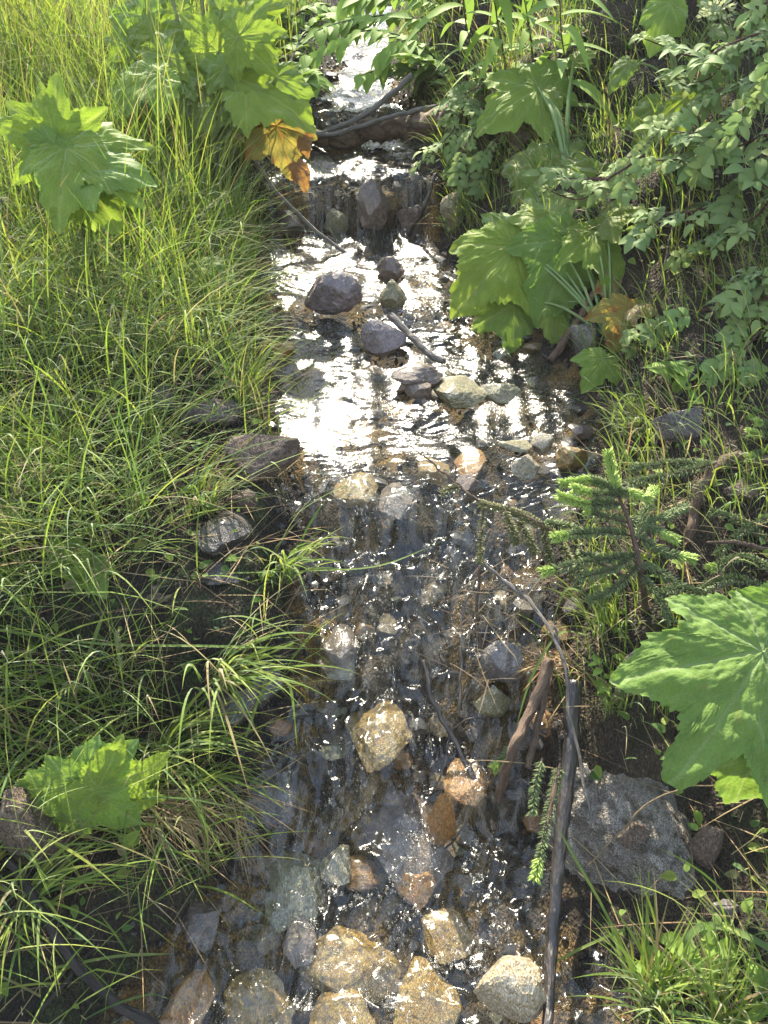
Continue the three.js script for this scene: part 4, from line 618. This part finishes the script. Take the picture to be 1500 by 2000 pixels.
{ // meadow behind, tall and thin
  const mb = new MB();
  for (let k = 0; k < 17000; k++) { const d = 2.7 + 8 * Math.pow(rnd(), 1.5), [l] = edgeAt(d), x = l - 0.1 - Math.pow(rnd(), 0.9) * (1.1 + d * 0.75); if (x < -0.62 * d - 0.6) continue; if (d < 3.7 && x > -1.3 && rnd() < 0.85) continue; if (d < 3.2 && x < -1.0 && rnd() < 0.5) continue; blade(mb, onGround(x, d), R(0, 6.28), R(0.3, 0.75), R(0.003, 0.006), R(0, 0.25), R(0.1, 0.9), mix3(gcol(), [0.36, 0.38, 0.06], 0.5), 5); }
  stuff('meadow_grass', mb, M.grass, 'tall sunlit meadow grass in the upper left background', 'grass');
}
{ // right bank: thinner tufts
  const mb = new MB();
  for (let k = 0; k < 11000; k++) { const d = R(0.45, 5.2), [, r] = edgeAt(d), s = Math.pow(rnd(), 1.3) * 1.1, x = r + 0.02 + s, c = n2(x * 4 + 20, d * 4); if (c < -0.1 && rnd() < 0.8) continue; if (d < 1.0 && d > 0.68 && s < 0.34) continue; blade(mb, onGround(x, d, -0.004), R(3.1, 6.5), R(0.07, 0.24), R(0.0018, 0.004), R(0.1, 0.8), R(0.4, 1.4), gcol()); }
  stuff('right_bank_grass', mb, M.grass, 'thin shaded grass tufts on the right bank', 'grass');
}
{ // dry stems and litter on the right bank, straw hanging from the left bank
  const mb = new MB();
  for (let k = 0; k < 1900; k++) { const d = R(0.45, 5.2), [, r] = edgeAt(d), x = r + 0.04 + rnd() * 1.3; blade(mb, onGround(x, d, 0.004), R(0, 6.28), R(0.05, 0.3), R(0.0012, 0.003), R(0.9, 1.5), R(-0.1, 0.5), mix3(pick(STRAW), [0.12, 0.08, 0.05], rnd() * 0.8), 4); }
  for (let k = 0; k < 2600; k++) { const d = R(0.45, 3.2), [l] = edgeAt(d), x = l - 0.01 - rnd() * 1.0; blade(mb, onGround(x, d, 0.003), R(0, 6.28), R(0.05, 0.25), R(0.0012, 0.003), R(0.9, 1.5), R(-0.1, 0.5), mix3(pick(STRAW), [0.1, 0.07, 0.04], rnd()), 4); }
  stuff('dry_litter', mb, M.dry, 'dry brown stems and litter scattered on the banks', 'litter');
  const hb = new MB();
  for (let k = 0; k < 170; k++) { const px = R(250, 470), p = hit(px, R(1530, 1600) + (470 - px) * 0.05, groundAt, 0.05); blade(hb, p, R(0.2, 1.7), R(0.05, 0.2), R(0.0012, 0.0028), R(1.2, 2.5), R(0.1, 1.1), mix3(pick(STRAW), [0.14, 0.09, 0.04], rnd() * 0.7), 6); }
  tag(mesh('straw_fringe', hb.geo(), M.dry), 'brown straw hanging from the left bank below the backlit leaf', 'straw', null, 'stuff');
}
{ // tangled dead stems washed together under the spruce
  const mb = new MB();
  for (let k = 0; k < 90; k++) { const p = hit(R(860, 1140), R(1090, 1330), waterLine, R(0.02, 0.09)); blade(mb, p, R(0, 6.28), R(0.06, 0.22), R(0.0012, 0.0028), R(0.7, 2.6), R(-0.4, 0.4), mix3(pick(STRAW), [0.05, 0.034, 0.022], 0.6 + 0.4 * rnd()), 5); }
  for (let k = 0; k < 60; k++) { const p = hit(R(1045, 1110), R(1270, 1310), waterLine, R(0.10, 0.16)); blade(mb, p, R(0, 6.28), R(0.03, 0.09), R(0.0010, 0.002), R(1.2, 2.4), R(-0.3, 0.5), mix3(pick(STRAW), [0.2, 0.1, 0.04], rnd()), 4); }
  stuff('stem_tangle', mb, M.dry, 'tangle of dead brown stems caught below the spruce branch', 'debris');
}
function tuft(label, foot, n, L, W, yaw, spread, lean, bend, lift = 0) {
  const B = pt(foot), mb = new MB(); for (let k = 0; k < n; k++) blade(mb, B.clone().add(V(R(-0.03, 0.03), lift, R(-0.03, 0.03))), yaw + R(-spread, spread), L * R(0.55, 1.15), W * R(0.7, 1.3), lean * R(0.3, 1.5), bend * R(0.5, 1.3), gcol(), 10);
  const o = thing('grass_tuft', label, 'grass tuft', B, null); mesh('blades', mb.geo(B), M.grass, o); return o;
}
tuft('bright grass tuft at the bottom right beside the pole', [1270, 1960, 'g', 0], 110, 0.21, 0.0042, 2.6, 3.1, 0.35, 0.9);
tuft('fine grass tuft filling the bottom right corner', [1400, 2010, 'g', 0], 110, 0.18, 0.004, 3, 3.1, 0.4, 0.9);
tuft('grass tuft bending into the stream at left centre', [545, 1130, 'g', 0], 60, 0.22, 0.0045, 0.9, 1.6, 0.5, 1.3);
tuft('grass tuft trailing over the dark wet ledge', [420, 1330, 'g', 0.05], 60, 0.3, 0.005, 1.2, 1.1, 0.7, 1.4);
tuft('grass tuft arching over the straw fringe', [330, 1480, 'g', 0], 55, 0.3, 0.005, 1.1, 1.2, 0.6, 1.4);
tuft('grass tuft beside the split rock', [395, 1000, 'g', 0], 50, 0.22, 0.004, 1.4, 1.6, 0.5, 1.1);
tuft('grass tuft over the left edge of the sparkling pool', [480, 790, 'g', 0], 60, 0.24, 0.004, 1.2, 1.6, 0.3, 0.9);
tuft('grass tuft left of the standing purple rock', [490, 640, 'g', 0], 60, 0.26, 0.004, 1.2, 1.6, 0.3, 0.9);
tuft('grass tuft hanging in the dark corner at the bottom left', [60, 1760, 'g', 0], 50, 0.26, 0.0045, 0.9, 1.5, 0.7, 1.2);
tuft('grass tuft below the curved stick at the left border', [20, 1640, 'g', 0], 50, 0.28, 0.0045, 0.8, 1.5, 0.7, 1.2);
tuft('grass tuft beside the square grey rock on the right bank', [1240, 850, 'g', 0], 60, 0.2, 0.004, 4.6, 1.5, 0.5, 1.3);
tuft('grass tuft under the spruce sapling', [1180, 1240, 'g', 0], 50, 0.2, 0.0035, 4.4, 1.6, 0.4, 1.3);
tuft('grass tuft behind the pole above the boulder', [1200, 1380, 'g', 0], 40, 0.14, 0.0035, 4.2, 1.8, 0.4, 1.2);
tuft('small bright tuft on the pale rock right of the waterfall', [905, 420, 'g', 0.03], 80, 0.14, 0.003, 4, 3, 0.3, 0.8);
{ // flowering stalks and single long blades
  const stalk = (label, path, head) => {
    const P = path.map(pt), o = thing('grass_stalk', label, 'grass stalk', P[0]), c = new THREE.CatmullRomCurve3(P, false, 'centripetal'), mb = new MB(); tube(mb, c.getPoints(20), t => mix(0.0018, 0.0009, t), 5, [0.17, 0.22, 0.05]); mesh('stem', mb.geo(P[0]), M.stem, o);
    if (head) { const hb = new MB(); for (let k = 0; k < 90; k++) { const t = mix(1 - head, 1, rnd()), p = c.getPoint(t), tg = c.getTangent(t), q = V(R(-1, 1), R(-1, 1), R(-1, 1)).normalize().multiplyScalar(0.8).add(tg).normalize(); leaflet(hb, p, q, V(0, 1, 0.3), R(0.006, 0.014), 0.0016, mix3([0.2, 0.24, 0.09], [0.3, 0.28, 0.13], rnd()), 2); } mesh('seed_head', hb.geo(P[0]), M.smallLeaf, o); }
  };
  stalk('grass stalk with a long green seed head on the left bank', [[90, 900, 'g', 0], [160, 820, 1.62], [215, 730, 1.66], [245, 610, 1.72]], 0.55);
  stalk('seed stalk with a feathery head pointing to the waterfall', [[215, 640, 'g', 0], [290, 540, 2.2], [360, 450, 2.3], [440, 375, 2.4]], 0.3);
  stalk('short seed stalk above the dark ledge on the left', [[245, 1400, 'g', 0], [238, 1320, 1.05], [228, 1235, 1.1]], 0.4);
  stalk('tall yellow green stalk at the left border', [[10, 800, 'g', 0], [6, 600, 1.7], [2, 430, 1.75], [4, 390, 1.75]], 0.08);
  stalk('arching seed stalk left of the small silvery leaf', [[120, 700, 'g', 0], [170, 660, 1.95], [215, 635, 1.95], [235, 650, 1.9]], 0.5);
  const single = (label, path, w, col = [0.15, 0.23, 0.04]) => {
    const P = path.map(pt), c = new THREE.CatmullRomCurve3(P, false, 'centripetal'), mb = new MB(), n = 26;
    for (let k = 0; k <= n; k++) { const t = k / n, p = c.getPoint(t), tg = c.getTangent(t), s = V().crossVectors(tg, V(0, 1, 0.2)).normalize().multiplyScalar(w * 0.5 * Math.min(1, 4 * (1 - t) + 0.03)); const i = mb.v(p.x - s.x, p.y - s.y + w * 0.15, p.z - s.z, col), j = mb.v(p.x, p.y, p.z, mix3(col, [0.2, 0.28, 0.08], 0.4)), q = mb.v(p.x + s.x, p.y + s.y + w * 0.15, p.z + s.z, col); if (k) { mb.q(i - 3, i - 2, j, i); mb.q(j - 3, j - 2, q, j); } }
    const o = mesh('long_grass', mb.geo(P[0]), M.grass); o.position.copy(P[0]); tag(o, label, 'grass');
  };
  single('long pale grass blade lying flat across the left bank to the water', [[-10, 1230, 'g', 0.1], [200, 1258, 'g', 0.1], [400, 1262, 'g', 0.12], [632, 1268, 1.08]], 0.006);
  single('single grass blade arching out over the rapids', [[430, 1120, 'g', 0.05], [600, 1115, 1.33], [740, 1105, 1.36], [860, 1060, 1.42]], 0.004);
  single('arched grass blade bowing over the muddy notch', [[190, 1090, 'g', 0], [250, 1052, 1.38], [330, 1070, 1.35], [360, 1090, 'g', 0.05]], 0.004);
  single('broad grass blade standing at the left above the ledge', [[148, 1340, 'g', 0.03], [180, 1260, 1.1], [205, 1190, 1.15]], 0.009, [0.19, 0.25, 0.04]);
  single('broad light blade sweeping in from the bottom right border', [[1560, 1900, 0.6], [1480, 1840, 0.62], [1390, 1808, 0.65], [1345, 1830, 0.63], [1335, 1900, 0.6]], 0.012, [0.14, 0.23, 0.06]);
  single('upright flat blade in front of the boulder', [[1255, 1960, 'g', 0], [1262, 1830, 0.68], [1268, 1690, 0.74]], 0.007);
  single('green blade leaning left across the boulder', [[1220, 1900, 'g', 0], [1190, 1800, 0.70], [1130, 1690, 0.76], [1080, 1600, 0.82]], 0.006);
  single('short blade lying towards the pole at the bottom right', [[1220, 1815, 'g', 0.05], [1140, 1850, 0.66], [1075, 1885, 0.62]], 0.005, [0.19, 0.26, 0.05]);
  single('long blade drooping into the water below the ledge', [[480, 1440, 'g', 0.05], [520, 1340, 1.05], [560, 1330, 1.03], [582, 1470, 0.95]], 0.006, [0.17, 0.25, 0.04]);
  single('grass blade bending down over the straw fringe', [[330, 1510, 'g', 0.05], [440, 1515, 0.95], [510, 1535, 0.93], [525, 1560, 0.91]], 0.005);
  single('blade curving from the left border under the lobed leaf', [[175, 1610, 'g', 0.1], [220, 1620, 0.84], [240, 1650, 0.82], [252, 1705, 0.79]], 0.006);
  single('straight bright blade across the bottom left water', [[110, 1890, 'g', 0.04], [230, 1868, 0.68], [340, 1863, 0.68]], 0.005, [0.2, 0.26, 0.06]);
  single('blade crossing the side channel right of the debris', [[1150, 1240, 'g', 0.03], [1090, 1240, 1.13], [1040, 1320, 1.07], [1005, 1430, 1.0]], 0.005);
  single('arched blade under the spruce sapling', [[1185, 1300, 'g', 0], [1150, 1170, 1.15], [1110, 1150, 1.17], [1080, 1210, 1.13]], 0.005);
  single('tall arched blade by the right edge of the pool', [[1195, 880, 'g', 0], [1200, 800, 1.75], [1225, 770, 1.78], [1260, 775, 1.78]], 0.004);
}
{ // small ground cover leaves on both banks
  const g = lanceGeo(1, 0.3, [1, 1, 1], 0.3), N = 9000, im = new THREE.InstancedMesh(g, M.smallLeaf, N), m4 = new THREE.Matrix4(), q = new THREE.Quaternion(), e = new THREE.Euler(), c = new THREE.Color();
  for (let k = 0; k < N; k++) {
    const d = R(0.45, 5.6), [l, r] = edgeAt(d), left = rnd() < 0.35, x = left ? l - 0.04 - rnd() * 1.5 : r + 0.05 + Math.pow(rnd(), 0.8) * 1.7, s = R(0.012, 0.035), gc = gcol();
    im.setMatrixAt(k, m4.compose(onGround(x, d, R(0.005, 0.06)), q.setFromEuler(e.set(R(-0.5, 0.8), R(0, 6.28), R(-0.3, 0.7), 'YXZ')), V(s, s, s))); im.setColorAt(k, c.setRGB(gc[0] * 0.8, gc[1] * 0.85, gc[2]));
  }
  im.name = 'ground_cover'; im.castShadow = im.receiveShadow = true; scene.add(im); tag(im, 'small low leaves covering the soil of both banks', 'ground cover', null, 'stuff');
}

// ---------------------------------------------------------------- shrubs and trees round the stream
function leafyShrub(name, label, base, crown, rx, ry, rz, nStem, nLeaf, size, cols, category = 'shrub', shape = 0.24) {
  const o = thing(name, label, category, base), mb = new MB(), tips = [];
  for (let k = 0; k < nStem; k++) { const a = R(0, 6.28), e = Math.sqrt(rnd()), t = crown.clone().add(V(Math.cos(a) * rx * e, R(-0.4, 1) * ry, Math.sin(a) * rz * e)), m = base.clone().lerp(t, 0.5).add(V(R(-0.1, 0.1) * rx, 0.1 * ry, R(-0.1, 0.1) * rz)); const P = [base.clone().add(V(R(-0.06, 0.06), -0.03, R(-0.06, 0.06))), m, t]; stickGeo(mb, P, 0.012, 0.003, 'brown', 6, 0.01); for (let j = 0; j < 4; j++) tips.push(m.clone().lerp(t, j / 3)); }
  mesh('trunk', mb.geo(base), M.bark, o);
  const lb = new MB();
  for (let k = 0; k < nLeaf; k++) { let p; if (rnd() < 0.75) p = pick(tips).clone().add(V(R(-1, 1) * rx * 0.3, R(-1, 1) * ry * 0.3, R(-1, 1) * rz * 0.3)); else { const v = V(R(-1, 1), R(-1, 1), R(-1, 1)).normalize().multiplyScalar(Math.cbrt(rnd())); p = crown.clone().add(V(v.x * rx, v.y * ry, v.z * rz)); } const s = size * R(0.6, 1.25); leaflet(lb, p, V(R(-1, 1), R(-0.9, 0.4), R(-1, 1)).normalize(), V(R(-0.5, 0.5), 1, R(-0.5, 0.5)).normalize(), s, s * shape, mix3(pick(cols), pick(cols), rnd()), 3); }
  mesh('crown', lb.geo(base), M.smallLeaf, o); return o;
}
const SHRUB = [[0.085, 0.165, 0.035], [0.12, 0.21, 0.045], [0.15, 0.24, 0.05]];
{
  const s = (px, py, d) => hit(px, py);
  const shrub = (label, x, d, lift, rx, ry, rz, n, leaves, size, cols, name = 'streamside_shrub') => leafyShrub(name, label, onGround(x, d), onGround(x, d, lift), rx, ry, rz, n, leaves, size, cols);
  shrub('leafy shrub on the left bank at the top of the stream', -0.85, 4.9, 0.12, 0.45, 0.28, 0.5, 12, 1600, 0.08, SHRUB);
  shrub('dense dark shrub on the right bank at the top of the stream', 0.62, 4.7, 0.05, 0.42, 0.3, 0.5, 14, 2200, 0.07, SHRUB);
  shrub('distant bright shrub closing off the stream at the top', -0.75, 7.2, 0.25, 0.7, 0.4, 0.6, 14, 2200, 0.10, SHRUB);
  shrub('distant dark shrub behind the overhanging branches', 0.9, 7.0, 0.2, 0.7, 0.4, 0.6, 14, 2200, 0.09, SHRUB);
  shrub('small shrub hugging the right edge of the upper stream', 0.36, 4.35, 0.05, 0.16, 0.2, 0.3, 8, 700, 0.06, SHRUB);
  shrub('small shrub behind it on the right edge of the upper stream', 0.4, 5.3, 0.05, 0.2, 0.2, 0.4, 8, 800, 0.07, SHRUB);
  shrub('small shrub on the left edge of the upper stream', -0.52, 4.5, 0.08, 0.18, 0.22, 0.35, 8, 800, 0.07, SHRUB);
  shrub('low dense shrub behind the willowherb on the right bank', 0.98, 3.7, 0.12, 0.34, 0.22, 0.35, 10, 1300, 0.06, SHRUB, 'bank_shrub');
  shrub('dense shrub behind the wild rose on the upper right bank', 1.42, 3.1, 0.12, 0.34, 0.2, 0.35, 10, 1300, 0.06, SHRUB, 'bank_shrub');
  shrub('shrub with pale leaves at the top right corner', 1.6, 2.75, 0.12, 0.34, 0.2, 0.35, 10, 1200, 0.055, SHRUB, 'bank_shrub');
  leafyShrub('tall_shrub', 'tall shrub above the right bank that shades it from the sun', onGround(1.75, 4.3), V(1.65, 2.85, -4.3), 1.15, 0.85, 0.8, 30, 5000, 0.1, SHRUB, 'tree');
}
scene.fog = new THREE.FogExp2(new THREE.Color().setRGB(1, 0.97, 0.9), 0.002);                 // the sunlit morning air over the stream
renderer.render(scene, camera);
